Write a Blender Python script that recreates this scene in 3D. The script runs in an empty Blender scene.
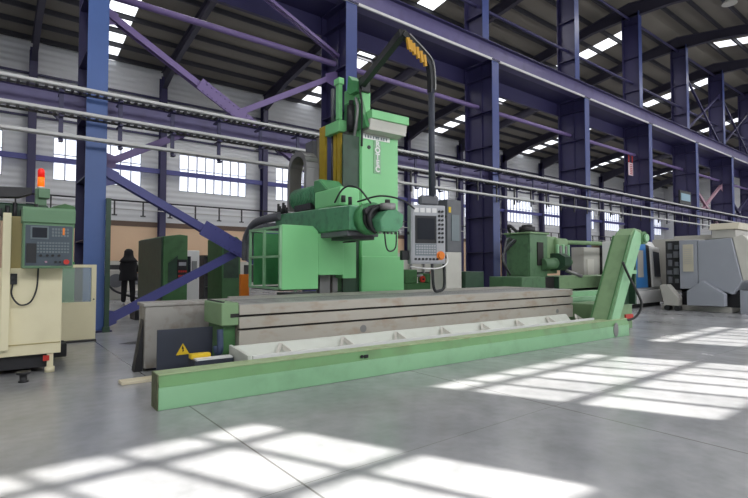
import bpy, math, random
from math import sin, cos, pi, radians, atan2, sqrt
from mathutils import Vector, Matrix
random.seed(7)
scn = bpy.context.scene
C = scn.collection

# ------------------------------------------------------------------ camera, sky, sun, daylight, exposure
cam = bpy.data.objects.new('camera', bpy.data.cameras.new('camera'))
C.objects.link(cam)
cam.data.sensor_width = 36.0
cam.data.lens = 493.0 / 748 * 36
cam.data.clip_end = 300
cam.location = (0, 0, 1.22)
cam.rotation_euler = (radians(90 + 2.03), 0, radians(-38.22))
scn.camera = cam

world = bpy.data.worlds.new('world'); scn.world = world; world.use_nodes = True
wn = world.node_tree.nodes; wl = world.node_tree.links
bg = wn['Background']
sky = wn.new('ShaderNodeTexSky'); sky.sky_type = 'HOSEK_WILKIE'
sky.sun_direction = Vector((0.46, -1.0, 0.88)).normalized(); sky.turbidity = 3
wl.new(sky.outputs[0], bg.inputs[0]); bg.inputs[1].default_value = 1.0

sun = bpy.data.objects.new('sun', bpy.data.lights.new('sun', 'SUN')); C.objects.link(sun)
sun.data.energy = 15.5; sun.data.angle = radians(0.55); sun.data.color = (1.0, .96, .89)
sd = Vector((-0.46, 1.0, -1 / 1.143))            # direction the sunlight travels
sun.rotation_euler = sd.to_track_quat('-Z', 'Y').to_euler()

WIN_C = [4.2 + 4.96 * k for k in range(-2, 11)]   # window centres in the front wall
def daylight(loc, size, size_y, energy, direction, color=(.93, .96, 1)):
    l = bpy.data.lights.new('daylight', 'AREA'); l.shape = 'RECTANGLE'
    l.size = size; l.size_y = size_y; l.energy = energy; l.color = color
    o = bpy.data.objects.new('daylight', l); C.objects.link(o); o.location = loc
    o.rotation_euler = Vector(direction).to_track_quat('-Z', 'Y').to_euler()
for x in WIN_C:                                     # sky light through each front window
    daylight((x, -4.85, 6.52), 3.0, 1.84, 200, (0, 1, -.35), (.98, .99, 1))
for k in range(-1, 12, 2):                          # sky light through the roof lights over the near aisle
    daylight((4.6 + 6 * k, 3.2, 13.1), 1.2, 13, 430, (0, 0, -1), (1, .98, .95))
for k in range(0, 12, 2):                           # and through those over the far aisle
    daylight((4.6 + 6 * k, 20, 13.0), 1.0, 14, 620, (0, 0, -1), (1, .98, .95))

scn.view_settings.view_transform = 'Standard'
scn.view_settings.look = 'None'
scn.view_settings.gamma = 1
scn.view_settings.use_curve_mapping = False
scn.view_settings.exposure = 0.15

# ------------------------------------------------------------------ materials
def lin(c):
    return tuple(((v / 255) / 12.92 if v / 255 <= .04045 else ((v / 255 + .055) / 1.055) ** 2.4) for v in c) + (1,)
MATS = {}
def mat(name, rgb, rough=.5, metal=0, var=.12, scale=3.0, dirt=None, dirt_amt=.3, bump=0, emit=0, stretch=None, spec=.5):
    m = bpy.data.materials.new(name); m.use_nodes = True
    n = m.node_tree.nodes; l = m.node_tree.links; b = n['Principled BSDF']
    col = lin(rgb)
    b.inputs['Roughness'].default_value = rough; b.inputs['Metallic'].default_value = metal
    b.inputs['Specular IOR Level'].default_value = spec
    tc = n.new('ShaderNodeTexCoord'); mp = n.new('ShaderNodeMapping')
    l.new(tc.outputs['Object'], mp.inputs[0])
    if stretch: mp.inputs['Scale'].default_value = stretch
    nz = n.new('ShaderNodeTexNoise'); nz.inputs['Scale'].default_value = scale; nz.inputs['Detail'].default_value = 5
    l.new(mp.outputs[0], nz.inputs['Vector'])
    mx = n.new('ShaderNodeMix'); mx.data_type = 'RGBA'
    mx.inputs[6].default_value = tuple(c * (1 - var) for c in col[:3]) + (1,)
    mx.inputs[7].default_value = tuple(min(1, c * (1 + var)) for c in col[:3]) + (1,)
    l.new(nz.outputs[0], mx.inputs[0]); out = mx.outputs[2]
    if dirt:
        n2 = n.new('ShaderNodeTexNoise'); n2.inputs['Scale'].default_value = scale * 1.7; n2.inputs['Detail'].default_value = 8
        l.new(mp.outputs[0], n2.inputs['Vector'])
        r = n.new('ShaderNodeValToRGB'); r.color_ramp.elements[0].position = .5; r.color_ramp.elements[1].position = .72
        r.color_ramp.elements[1].color = (dirt_amt,) * 3 + (1,)
        l.new(n2.outputs[0], r.inputs[0])
        m2 = n.new('ShaderNodeMix'); m2.data_type = 'RGBA'; m2.inputs[7].default_value = lin(dirt)
        l.new(r.outputs[0], m2.inputs[0]); l.new(out, m2.inputs[6]); out = m2.outputs[2]
    l.new(out, b.inputs['Base Color'])
    if bump:
        bp = n.new('ShaderNodeBump'); bp.inputs['Strength'].default_value = bump
        l.new(nz.outputs[0], bp.inputs['Height']); l.new(bp.outputs[0], b.inputs['Normal'])
    if emit:
        b.inputs['Emission Color'].default_value = col; b.inputs['Emission Strength'].default_value = emit
    MATS[name] = m
    return m

mat('column_blue', (66, 78, 132), .42, var=.15, scale=1.5)
mat('column_face_blue', (72, 100, 160), .42, var=.1, scale=1.5)
mat('steel_violet', (50, 47, 86), .45, var=.12, scale=1.2)  # also holds the shade painted onto the crane column webs
mat('beam_violet', (92, 86, 128), .45, var=.12, scale=1.5, dirt=(70, 62, 96), dirt_amt=.4)
mat('brace_violet', (118, 100, 150), .45, var=.1, scale=2)
mat('brace_indigo', (80, 82, 146), .45, var=.1, scale=2)
mat('brace_pink', (176, 140, 156), .5)
mat('rafter_dark', (52, 50, 66), .55)
mat('purlin_dark', (46, 46, 54), .6)
mat('roof_sheet', (122, 117, 109), .7, var=.18, scale=.5)
mat('rail_white', (205, 205, 205), .5)
mat('dark_steel', (40, 40, 44), .45)
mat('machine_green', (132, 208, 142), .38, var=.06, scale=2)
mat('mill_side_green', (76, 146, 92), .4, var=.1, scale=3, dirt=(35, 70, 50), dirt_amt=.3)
mat('ram_green', (84, 146, 108), .4, var=.15, scale=5, dirt=(50, 80, 66), dirt_amt=.5)  # the shade on the ram's side is put into this darker green
mat('pale_green', (142, 190, 148), .42, var=.07, scale=2.5, dirt=(96, 128, 96), dirt_amt=.25)
mat('mid_green', (96, 146, 88), .45, var=.12, scale=2.5, dirt=(84, 98, 58), dirt_amt=.4)
mat('grimy_green', (88, 96, 66), .6, var=.2, scale=9, dirt=(60, 48, 34), dirt_amt=.8)
mat('edge_green', (158, 178, 136), .5, var=.12, scale=5, dirt=(120, 110, 70), dirt_amt=.5)
mat('old_green', (126, 156, 116), .5, var=.08, scale=2, dirt=(84, 112, 78), dirt_amt=.4)
mat('dull_green', (88, 124, 90), .5, var=.12, scale=3, dirt=(56, 80, 62), dirt_amt=.5)
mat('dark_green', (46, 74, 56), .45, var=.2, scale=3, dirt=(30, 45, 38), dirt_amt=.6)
mat('leaf_green', (72, 118, 72), .5, var=.15, scale=3, dirt=(48, 84, 50), dirt_amt=.5)
mat('cast_steel', (172, 167, 158), .45, metal=.15, var=.08, scale=2.5, dirt=(150, 126, 102), dirt_amt=.55, stretch=(1, 1, 2.0))
mat('slab_steel', (160, 157, 152), .6, metal=.1, var=.14, scale=4, dirt=(118, 104, 90), dirt_amt=.6)
mat('top_steel', (162, 162, 160), .5, metal=.15, var=.1, scale=4)
mat('groove', (28, 26, 25), .6)
mat('tray_white', (204, 208, 200), .45, var=.05, scale=3, dirt=(170, 172, 160), dirt_amt=.3)
mat('slate_sheet', (50, 55, 68), .5, var=.12, scale=3)
mat('yellow', (226, 190, 40), .5)
mat('guide_yellow', (188, 160, 48), .45, var=.2, scale=6)
mat('chain_yellow', (196, 146, 40), .5)
mat('rubber', (34, 35, 38), .5)
mat('hose_grey', (96, 98, 104), .5, var=.15, scale=8)
mat('hose_blue', (62, 76, 104), .4)
mat('grey_metal', (140, 140, 140), .4, metal=.5)
mat('pale_metal', (196, 194, 186), .5)  # plain pale metal; only on the mill cap it stands in for light
mat('panel_grey', (168, 170, 176), .4, var=.05)
mat('screen_dark', (34, 38, 46), .2, var=.05)
mat('key_grey', (110, 122, 128), .4)
mat('key_dark', (28, 30, 34), .45)
mat('orange', (228, 128, 42), .45)
mat('red', (190, 50, 40), .4)
mat('cream', (232, 224, 190), .42, var=.04, scale=2, dirt=(206, 196, 158), dirt_amt=.25)
mat('cream_olive', (176, 162, 112), .5, var=.05)
mat('control_green', (104, 140, 108), .45, var=.06)
mat('control_face', (72, 84, 94), .4, var=.1)
mat('white_paint', (222, 222, 222), .45, var=.04)
mat('warm_grey', (176, 174, 168), .5, var=.06)
mat('lathe_grey', (150, 154, 164), .42, var=.06)
mat('lathe_lid', (190, 184, 166), .5)
mat('dark_inside', (38, 38, 42), .5, var=.5, scale=9)
mat('door_blue', (58, 128, 196), .35)
mat('tan_board', (226, 194, 162), .65, var=.06, scale=.6)
mat('brown_strip', (104, 84, 72), .6)
mat('black_cloth', (24, 24, 28), .85)
mat('black_cloth_top', (30, 29, 34), .9)
mat('skin', (206, 160, 130), .55)
mat('shoe_grey', (160, 160, 165), .6)
mat('wood', (214, 204, 178), .6)
mat('sign_white', (236, 214, 222), .5)
mat('ink', (40, 60, 46), .5)
mat('letter_white', (245, 248, 242), .5)
mat('lamp_orange', (255, 110, 20), .3, emit=.8)
mat('lamp_red', (235, 30, 20), .3, emit=.35)
mat('screen_lit', (120, 150, 165), .3, emit=.25)
mat('daylight_glass', (238, 243, 255), .3, var=0, emit=1.1)
mat('roof_light', (244, 247, 252), .3, var=0, emit=1.5)

def glass_mat():
    m = bpy.data.materials.new('door_glass'); m.use_nodes = True
    b = m.node_tree.nodes['Principled BSDF']
    b.inputs['Base Color'].default_value = (.75, .85, .8, 1); b.inputs['Alpha'].default_value = .22
    b.inputs['Roughness'].default_value = .05
    MATS['door_glass'] = m
glass_mat()

def cladding(name, rgb, rough, period, depth, axis='Z', line=.86):
    m = mat(name, rgb, rough, var=.05, scale=.4)
    n = m.node_tree.nodes; l = m.node_tree.links; b = n['Principled BSDF']
    tc = n.new('ShaderNodeTexCoord'); sp = n.new('ShaderNodeSeparateXYZ'); l.new(tc.outputs['Object'], sp.inputs[0])
    mu = n.new('ShaderNodeMath'); mu.operation = 'MULTIPLY'; mu.inputs[1].default_value = 2 * pi / period
    l.new(sp.outputs[axis], mu.inputs[0])
    si = n.new('ShaderNodeMath'); si.operation = 'SINE'; l.new(mu.outputs[0], si.inputs[0])
    bp = n.new('ShaderNodeBump'); bp.inputs['Strength'].default_value = depth; bp.inputs['Distance'].default_value = .04
    l.new(si.outputs[0], bp.inputs['Height']); l.new(bp.outputs[0], b.inputs['Normal'])
    return m
cladding('wall_cladding', (218, 220, 224), .55, .3, .35, 'Z')

def floor_mat():
    m = bpy.data.materials.new('polished_concrete'); m.use_nodes = True
    n = m.node_tree.nodes; l = m.node_tree.links; b = n['Principled BSDF']
    tc = n.new('ShaderNodeTexCoord')
    n1 = n.new('ShaderNodeTexNoise'); n1.inputs['Scale'].default_value = .9; n1.inputs['Detail'].default_value = 9; n1.inputs['Roughness'].default_value = .62
    n2 = n.new('ShaderNodeTexNoise'); n2.inputs['Scale'].default_value = 7; n2.inputs['Detail'].default_value = 8
    l.new(tc.outputs['Object'], n1.inputs['Vector']); l.new(tc.outputs['Object'], n2.inputs['Vector'])
    r = n.new('ShaderNodeValToRGB'); r.color_ramp.elements[0].position = .32; r.color_ramp.elements[1].position = .68
    r.color_ramp.elements[0].color = lin((136, 138, 141)); r.color_ramp.elements[1].color = lin((166, 167, 170))
    l.new(n1.outputs[0], r.inputs[0])
    r2 = n.new('ShaderNodeValToRGB'); r2.color_ramp.elements[0].position = .3; r2.color_ramp.elements[1].position = .6
    r2.color_ramp.elements[0].color = (.86, .86, .86, 1); r2.color_ramp.elements[1].color = (1, 1, 1, 1)
    l.new(n2.outputs[0], r2.inputs[0])
    mx = n.new('ShaderNodeMix'); mx.data_type = 'RGBA'; mx.blend_type = 'MULTIPLY'; mx.inputs[0].default_value = 1
    l.new(r.outputs[0], mx.inputs[6]); l.new(r2.outputs[0], mx.inputs[7])
    # saw-cut joints every 2.5 m along x, and across at y = 2.33 + 6k
    sp = n.new('ShaderNodeSeparateXYZ'); l.new(tc.outputs['Object'], sp.inputs[0])
    def joint(axis, off, period, w):
        a = n.new('ShaderNodeMath'); a.operation = 'SUBTRACT'; a.inputs[1].default_value = off - period * 40; l.new(sp.outputs[axis], a.inputs[0])
        f = n.new('ShaderNodeMath'); f.operation = 'MODULO'; f.inputs[1].default_value = period; l.new(a.outputs[0], f.inputs[0])
        c = n.new('ShaderNodeMath'); c.operation = 'LESS_THAN'; c.inputs[1].default_value = w; l.new(f.outputs[0], c.inputs[0])
        return c
    j1 = joint('X', 1.42, 2.505, .014); j2 = joint('Y', 2.45, 5.5, .005)
    j = n.new('ShaderNodeMath'); j.operation = 'MAXIMUM'; l.new(j1.outputs[0], j.inputs[0]); l.new(j2.outputs[0], j.inputs[1])
    jm = n.new('ShaderNodeMath'); jm.operation = 'MULTIPLY'; jm.inputs[1].default_value = .72; l.new(j.outputs[0], jm.inputs[0])
    m2 = n.new('ShaderNodeMix'); m2.data_type = 'RGBA'; m2.inputs[7].default_value = lin((84, 82, 80))
    l.new(jm.outputs[0], m2.inputs[0]); l.new(mx.outputs[2], m2.inputs[6]); l.new(m2.outputs[2], b.inputs['Base Color'])
    rr = n.new('ShaderNodeMapRange'); rr.inputs[3].default_value = .14; rr.inputs[4].default_value = .34
    l.new(n1.outputs[0], rr.inputs[0]); l.new(rr.outputs[0], b.inputs['Roughness'])
    b.inputs['Specular IOR Level'].default_value = .6
    MATS['floor'] = m
floor_mat()

# ------------------------------------------------------------------ mesh helpers
I4 = Matrix.Identity(4)
class MB:
    """collects solids; build() links them as ONE mesh object"""
    def __init__(s, frame=I4): s.v = []; s.f = []; s.sm = []; s.fr = frame
    def add(s, vs, fs, smooth=False):
        o = len(s.v); s.v += [s.fr @ Vector(v) for v in vs]
        for f in fs: s.f.append([i + o for i in f]); s.sm.append(smooth)
        return s
    def box(s, x0, x1, y0, y1, z0, z1, m=None):
        vs = [Vector((x, y, z)) for z in (z0, z1) for y in (y0, y1) for x in (x0, x1)]
        if m is not None: vs = [m @ v for v in vs]
        return s.add(vs, [(0, 2, 3, 1), (4, 5, 7, 6), (0, 1, 5, 4), (2, 6, 7, 3), (0, 4, 6, 2), (1, 3, 7, 5)])
    def prism(s, pts, ax, c0, c1, smooth=False):
        """polygon pts in the two other axes (cyclic order y,z | x,z | x,y), extruded along ax"""
        def P(p, c): return {'x': (c, p[0], p[1]), 'y': (p[0], c, p[1]), 'z': (p[0], p[1], c)}[ax]
        n = len(pts); area = sum(pts[i][0] * pts[(i + 1) % n][1] - pts[(i + 1) % n][0] * pts[i][1] for i in range(n))
        pts = list(pts) if area > 0 else list(pts)[::-1]
        if ax == 'y': pts = pts[::-1]
        if c1 < c0: c0, c1 = c1, c0
        s.add([P(p, c0) for p in pts] + [P(p, c1) for p in pts], [tuple(range(n))[::-1], tuple(range(n, 2 * n))])
        o = len(s.v) - 2 * n
        for i in range(n):
            j = (i + 1) % n
            s.f.append([o + i, o + j, o + n + j, o + n + i]); s.sm.append(smooth)
        return s
    def bar(s, p, q, w, h, up=(0, 0, 1)):
        p = Vector(p); q = Vector(q); d = (q - p); L = d.length; d.normalize()
        u = Vector(up); r = d.cross(u)
        if r.length < 1e-4: r = d.cross(Vector((1, 0, 0)))
        r.normalize(); u = r.cross(d)
        vs = [c + r * a * w / 2 + u * b * h / 2 for c in (p, q) for b in (-1, 1) for a in (-1, 1)]
        return s.add(vs, [(0, 1, 3, 2), (4, 6, 7, 5), (0, 4, 5, 1), (2, 3, 7, 6), (0, 2, 6, 4), (1, 5, 7, 3)])
    def ibar(s, p, q, w, h, t=.02, up=(0, 0, 1)):
        p = Vector(p); q = Vector(q); d = (q - p).normalized(); u = Vector(up); r = d.cross(u).normalized(); u = r.cross(d)
        s.bar(p + u * (h / 2 - t / 2), q + u * (h / 2 - t / 2), w, t, up); s.bar(p - u * (h / 2 - t / 2), q - u * (h / 2 - t / 2), w, t, up)
        return s.bar(p, q, t, h - 2 * t, up)
    def tube(s, path, r, n=10, closed_ends=True):
        P = [Vector(p) for p in path]; R = r if isinstance(r, (list, tuple)) else [r] * len(P)
        o = len(s.v); nrm = None; rings = []
        for i, p in enumerate(P):
            d = (P[min(i + 1, len(P) - 1)] - P[max(i - 1, 0)]).normalized()
            if nrm is None:
                nrm = d.cross(Vector((0, 0, 1)))
                if nrm.length < 1e-3: nrm = d.cross(Vector((1, 0, 0)))
                nrm.normalize()
            nrm = (nrm - d * nrm.dot(d)).normalized(); b = d.cross(nrm)
            rings.append([p + (nrm * cos(2 * pi * k / n) + b * sin(2 * pi * k / n)) * R[i] for k in range(n)])
        vs = [v for rg in rings for v in rg]; fs = []
        for i in range(len(P) - 1):
            for k in range(n):
                k2 = (k + 1) % n; fs.append((i * n + k, i * n + k2, (i + 1) * n + k2, (i + 1) * n + k))
        s.add(vs, fs, True)
        if closed_ends:
            s.f.append([o + k for k in range(n)][::-1]); s.sm.append(False)
            s.f.append([o + (len(P) - 1) * n + k for k in range(n)]); s.sm.append(False)
        return s
    def cyl(s, p, q, r, n=20, r2=None): return s.tube([p, q], [r, r if r2 is None else r2], n)
    def ball(s, c, r, n=12, sz=1):
        c = Vector(c)
        return s.tube([c + Vector((0, 0, r * sz * sin(-pi / 2 + pi * i / 8))) for i in range(9)], [max(1e-3, r * cos(-pi / 2 + pi * i / 8)) for i in range(9)], n)
    def build(s, name, m, parent=None, bevel=0, kind=None, label=None, segs=1):
        me = bpy.data.meshes.new(name)
        top = parent
        while top is not None and top.parent is not None: top = top.parent
        inv = Matrix.LocRotScale(top.location, top.rotation_euler, None).inverted() if top is not None else I4
        org = Vector((0, 0, 0))
        me.from_pydata([tuple(inv @ v) for v in s.v], [], s.f)
        me.polygons.foreach_set('use_smooth', s.sm)
        me.materials.append(MATS[m]); me.update()
        o = bpy.data.objects.new(name, me); C.objects.link(o)
        if parent is not None: o.parent = parent
        if bevel:
            b = o.modifiers.new('bevel', 'BEVEL'); b.width = bevel; b.segments = segs; b.limit_method = 'ANGLE'; b.angle_limit = radians(40)
        if kind: o['kind'] = kind
        if label: o['label'] = label
        return o
def curve(pts, n=8):
    """Catmull-Rom through pts"""
    P = [Vector(p) for p in pts]; P = [P[0] * 2 - P[1]] + P + [P[-1] * 2 - P[-2]]; out = []
    for i in range(1, len(P) - 2):
        a, b, c, d = P[i - 1:i + 3]
        for k in range(n):
            t = k / n
            out.append(.5 * ((2 * b) + (c - a) * t + (2 * a - 5 * b + 4 * c - d) * t * t + (3 * b - a - 3 * c + d) * t ** 3))
    return out + [P[-2]]
def thing(name, label, cat, loc=(0, 0, 0), rz=0, group=None):
    o = bpy.data.objects.new(name, None); C.objects.link(o); o.empty_display_size = .2
    o.location = loc; o.rotation_euler = (0, 0, rz); tag(o, label, cat, group); return o
def tag(o, label, cat, group=None, kind=None):
    o['label'] = label; o['category'] = cat
    if group: o['group'] = group
    if kind: o['kind'] = kind
    return o
def text(name, body, size, m, parent, mw, depth=.004, spacing=1.0, line=1.0):
    cu = bpy.data.curves.new(name, 'FONT'); cu.body = body; cu.size = size; cu.extrude = depth; cu.align_x = 'CENTER'; cu.offset = .006
    cu.align_y = 'CENTER'; cu.space_line = line; cu.space_character = spacing
    t = bpy.data.objects.new(name + '_curve', cu)
    me = bpy.data.meshes.new_from_object(t); bpy.data.objects.remove(t)
    top = parent
    while top.parent is not None: top = top.parent
    me.transform(Matrix.LocRotScale(top.location, top.rotation_euler, None).inverted() @ mw)
    me.materials.clear(); me.materials.append(MATS[m]); me.name = name
    o = bpy.data.objects.new(name, me); C.objects.link(o); o.parent = parent; return o
def struct(o): o['kind'] = 'structure'; return o
ORD = ['first', 'second', 'third', 'fourth', 'fifth', 'sixth', 'seventh', 'eighth', 'ninth', 'tenth', 'eleventh', 'twelfth', 'thirteenth', 'fourteenth', 'fifteenth', 'sixteenth']

# ------------------------------------------------------------------ building shell
X0, X1, YF, YB, YR = -10.4, 73.6, -5.0, 28.55, 11.3
def roof_z(y): return 14.82 - .16 * abs(y - YR)
def colx(n): return 1.64 + 6 * n - .175 + (.12 if n == 0 else 0)
struct(MB().box(X0 - .2, X1 + .2, YF - .2, YB + .2, -.15, 0).build('floor', 'floor'))
def wall_with_holes(name, y0, y1, wins, z0, z1, top):
    m = MB(); m.box(X0, X1, y0, y1, 0, z0); m.box(X0, X1, y0, y1, z1, top)
    xs = [X0] + [e for w in wins for e in w] + [X1]
    for i in range(0, len(xs), 2):
        if xs[i + 1] - xs[i] > .01: m.box(xs[i], xs[i + 1], y0, y1, z0, z1)
    return struct(m.build(name, 'wall_cladding'))
back_w = [(1.64 + 6 * n + .85, 1.64 + 6 * n + 4.85) for n in range(-2, 12)]
wall_with_holes('wall_back', YB, YB + .2, back_w, 5.45, 7.6, roof_z(YB))
front_w = [(c - 1.60, c + 1.52) for c in WIN_C]
wall_with_holes('wall_front', YF - .2, YF, front_w, 5.62, 7.70, roof_z(YF))
gable = [(YF, 0), (YB, 0), (YB, roof_z(YB)), (YR, roof_z(YR)), (YF, roof_z(YF))]
struct(MB().prism(gable, 'x', X0 - .2, X0).build('wall_left', 'wall_cladding'))
struct(MB().prism(gable, 'x', X1, X1 + .2).build('wall_right', 'wall_cladding'))
k = 0
for n, (a, b) in enumerate(back_w):              # far windows: frame, bars and a bright pane
    k += 1
    w = struct(bpy.data.objects.new('window_%d' % k, None)); C.objects.link(w); w.location = ((a + b) / 2, YB, 5.45)
    m = MB(); m.box(a, b, YB + .02, YB + .1, 5.45, 5.5); m.box(a, b, YB + .02, YB + .1, 7.55, 7.6); m.box(a, b, YB + .02, YB + .1, 6.72, 6.76)
    for i in range(9):
        x = a + (b - a) * i / 8; m.box(x - .025, x + .025, YB + .02, YB + .1, 5.45, 7.6)
    m.build('window_frame', 'panel_grey', w)
    MB().box(a, b, YB + .11, YB + .13, 5.45, 7.6).build('pane', 'daylight_glass', w)
for n, (a, b) in enumerate(front_w):             # near windows behind the camera, open bars that cast the floor pattern
    k += 1
    m = MB(); y0, y1 = YF - .12, YF - .06
    for z in (5.64, 6.56, 7.33, 7.68): m.box(a, b, y0, y1, z - .035, z + .035)
    for i in range(7):
        x = a + (b - a) * i / 6; m.box(x - .028, x + .028, y0, y1, 5.62, 7.70)
    struct(m.build('window_%d' % k, 'white_paint'))

def slab_roof(name, ya, yb, x0, x1, m, z=0, t=.06, parent=None):
    mm = MB(); pts = [(ya, roof_z(ya) + z), (yb, roof_z(yb) + z), (yb, roof_z(yb) + z + t), (ya, roof_z(ya) + z + t)]
    return mm.prism(pts, 'x', x0, x1).build(name, m, parent)
ce = struct(bpy.data.objects.new('ceiling', None)); C.objects.link(ce)
fx = [4.6 + 12 * i for i in range(-1, 6)]         # bays with a roof light in the far slope
xs = [X0] + [e for c in fx if c - .55 > X0 for e in (c - .55, c + .55)] + [X1]
for i in range(0, len(xs), 2): slab_roof('roof_sheet', YR, YB + .2, xs[i], xs[i + 1], 'roof_sheet', parent=ce)
nx = [10.6 + 12 * i for i in range(-1, 5)]
xs = [X0] + [e for c in nx if c - .55 > X0 for e in (c - .55, c + .55)] + [X1]
for i in range(0, len(xs), 2): slab_roof('roof_sheet', YF - .2, YR, xs[i], xs[i + 1], 'roof_sheet', parent=ce)
for c in fx:
    if c - .55 > X0: slab_roof('roof_light', YR + 1.0, YB - .1, c - .55, c + .55, 'roof_light', parent=ce); slab_roof('roof_sheet', YR, YR + 1.0, c - .55, c + .55, 'roof_sheet', parent=ce)
for c in nx:
    if c - .55 > X0: slab_roof('roof_light', YF, YR - 1.0, c - .55, c + .55, 'roof_light', parent=ce); slab_roof('roof_sheet', YR - 1.0, YR, c - .55, c + .55, 'roof_sheet', parent=ce)

# far wall: tan boarding with its brown cap rail, horizontal rails
struct(MB().box(X0, X1, YB - .1, YB - .01, 0, 3.35).build('trim_1', 'tan_board'))
struct(MB().box(X0, X1, YB - .13, YB - .01, 3.35, 3.62).build('trim_2', 'brown_strip'))
for i, z in enumerate((8.35, 9.35, 10.4)):
    m = MB().box(X0, X1, YB - .16, YB - .06, z, z + .1)
    tag(m.build('wall_girt', 'steel_violet'), ['lowest', 'middle', 'topmost'][i] + ' dark horizontal rail on the white upper far wall above the windows', 'wall rail', 'rails on the upper far wall')
tag(MB().box(X0, X1, YB - .5, YB - .32, 6.25, 6.5).build('wall_girt', 'brace_indigo'), 'long indigo steel rail crossing in front of the bright far windows', 'wall rail')

# purlins
for side, ys in (('far', [12.2 + 1.22 * i for i in range(14)]), ('near', [10.4 - 1.22 * i for i in range(13)])):
    for pi_, y in enumerate(ys):
        z = roof_z(y); m = MB().ibar((X0, y, z - .115), (X1, y, z - .115), .09, .23, .015)
        tag(m.build('roof_purlin', 'purlin_dark'), 'thin dark purlin of the %s roof slope, %s from the ridge' % (side, ORD[pi_]), 'purlin', 'purlins of the %s roof slope' % side)

# ------------------------------------------------------------------ steel frames
def rafter(n):
    x = colx(n); t = thing('roof_rafter', 'dark sloping roof rafter pair carried by the %s column of the crane row' % ORD[n + 2], 'rafter', (x, YR, 0), 0, 'roof rafters')
    for side, ya in (('far', YB - .3), ('near', YF + .1)):
        def top(y): return roof_z(y) - .235
        s = 1 if ya > YR else -1
        ym = ya - s * 3.0; yr = YR + s * 2.0
        pts = [(YR, top(YR)), (ya, top(ya)), (ya, top(ya) - 1.05), (ym, top(ym) - .55), (yr, top(yr) - .5), (YR, top(YR) - .75)]
        MB().prism(pts, 'x', x - .01, x + .01).build('web', 'rafter_dark', t)
        f = MB(); f.bar((x, YR, top(YR) - .01), (x, ya, top(ya) - .01), .24, .02, (0, 0, 1))
        q = [(YR, top(YR) - .75), (yr, top(yr) - .5), (ym, top(ym) - .55), (ya, top(ya) - 1.05)]
        for a, b in zip(q, q[1:]): f.bar((x, a[0], a[1]), (x, b[0], b[1]), .24, .02)
        f.build('flange', 'rafter_dark', t)
for n in range(-2, 12): rafter(n)

def crane_column(n):
    x = colx(n); fm = 'column_face_blue' if n == 0 else 'column_blue'
    names = {0: 'blue steel building column at the left beside the cream machine', 1: 'violet steel building column right behind the tall green boring mill',
             2: 'broad violet steel column right of the hanging control panel', 3: 'violet steel column behind the second green milling machine',
             4: 'violet steel column carrying the red and white hanging sign', 5: 'violet steel column with the small wall screen beside it'}
    t = thing('building_column', names.get(n, '%s tall violet steel column of the long crane row' % ORD[n + 2]), 'column', (x, 11, 0), 0, 'columns of the crane row')
    Y0, Y1, YU = 10.43, 11.65, 10.83
    MB().box(x - .175, x + .175, Y0, Y0 + .025, 0, 8.2).build('front_flange', fm, t)
    MB().box(x - .175, x + .175, Y1 - .025, Y1, 0, 14.0).build('rear_flange', 'steel_violet', t)
    m = MB().box(x - .01, x + .01, Y0 + .025, Y1 - .025, 0, 8.2); m.box(x - .06, x + .01, 10.98, 11.0, 0, 8.2)
    for z in [.5 + 1.2 * i for i in range(7)]: m.box(x - .165, x + .165, Y0 + .025, Y1 - .025, z, z + .02)
    m.build('web', 'steel_violet', t)  # same paint as the front flange, its shade put into the darker colour
    MB().box(x - .2, x + .2, Y0 - .05, Y1, 8.2, 8.24).build('crane_seat', 'steel_violet', t)
    m = MB().box(x - .16, x + .175, YU, YU + .02, 8.24, 14.0); m.build('upper_flange', fm if n else 'column_blue', t)
    m = MB().box(x - .01, x + .01, YU + .02, Y1 - .025, 8.24, 14.0)
    for z in (10, 11.7, 13.4): m.box(x - .14, x + .14, YU + .02, Y1 - .025, z, z + .02)
    m.build('upper_web', 'steel_violet', t)  # upper web shade painted in likewise
    m = MB().box(x - .3, x + .3, Y0 - .12, Y1 + .12, 0, .03)
    m.build('base_plate', 'steel_violet', t)
    m = MB()
    for sx in (-.24, .24):
        for y in (Y0 - .06, 10.8, 11.3, Y1 + .06): m.cyl((x + sx, y, .03), (x + sx, y, .08), .022, 6)
    m.build('anchor_bolt', 'dark_steel', t)
for n in range(-1, 11): crane_column(n)
for n in range(-1, 12):
    x = colx(n); t = thing('wall_column', '%s slim violet column along the far wall between its windows' % ORD[n + 1], 'column', (x, YB - .4, 0), 0, 'columns along the far wall')
    m = MB(); zt = roof_z(YB) - .5
    m.box(x - .16, x + .16, YB - .62, YB - .6, 0, zt).build('flange', 'steel_violet', t)
    m = MB(); m.box(x - .16, x + .16, YB - .2, YB - .18, 0, zt).box(x - .01, x + .01, YB - .6, YB - .2, 0, zt); m.build('web', 'steel_violet', t)

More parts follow.
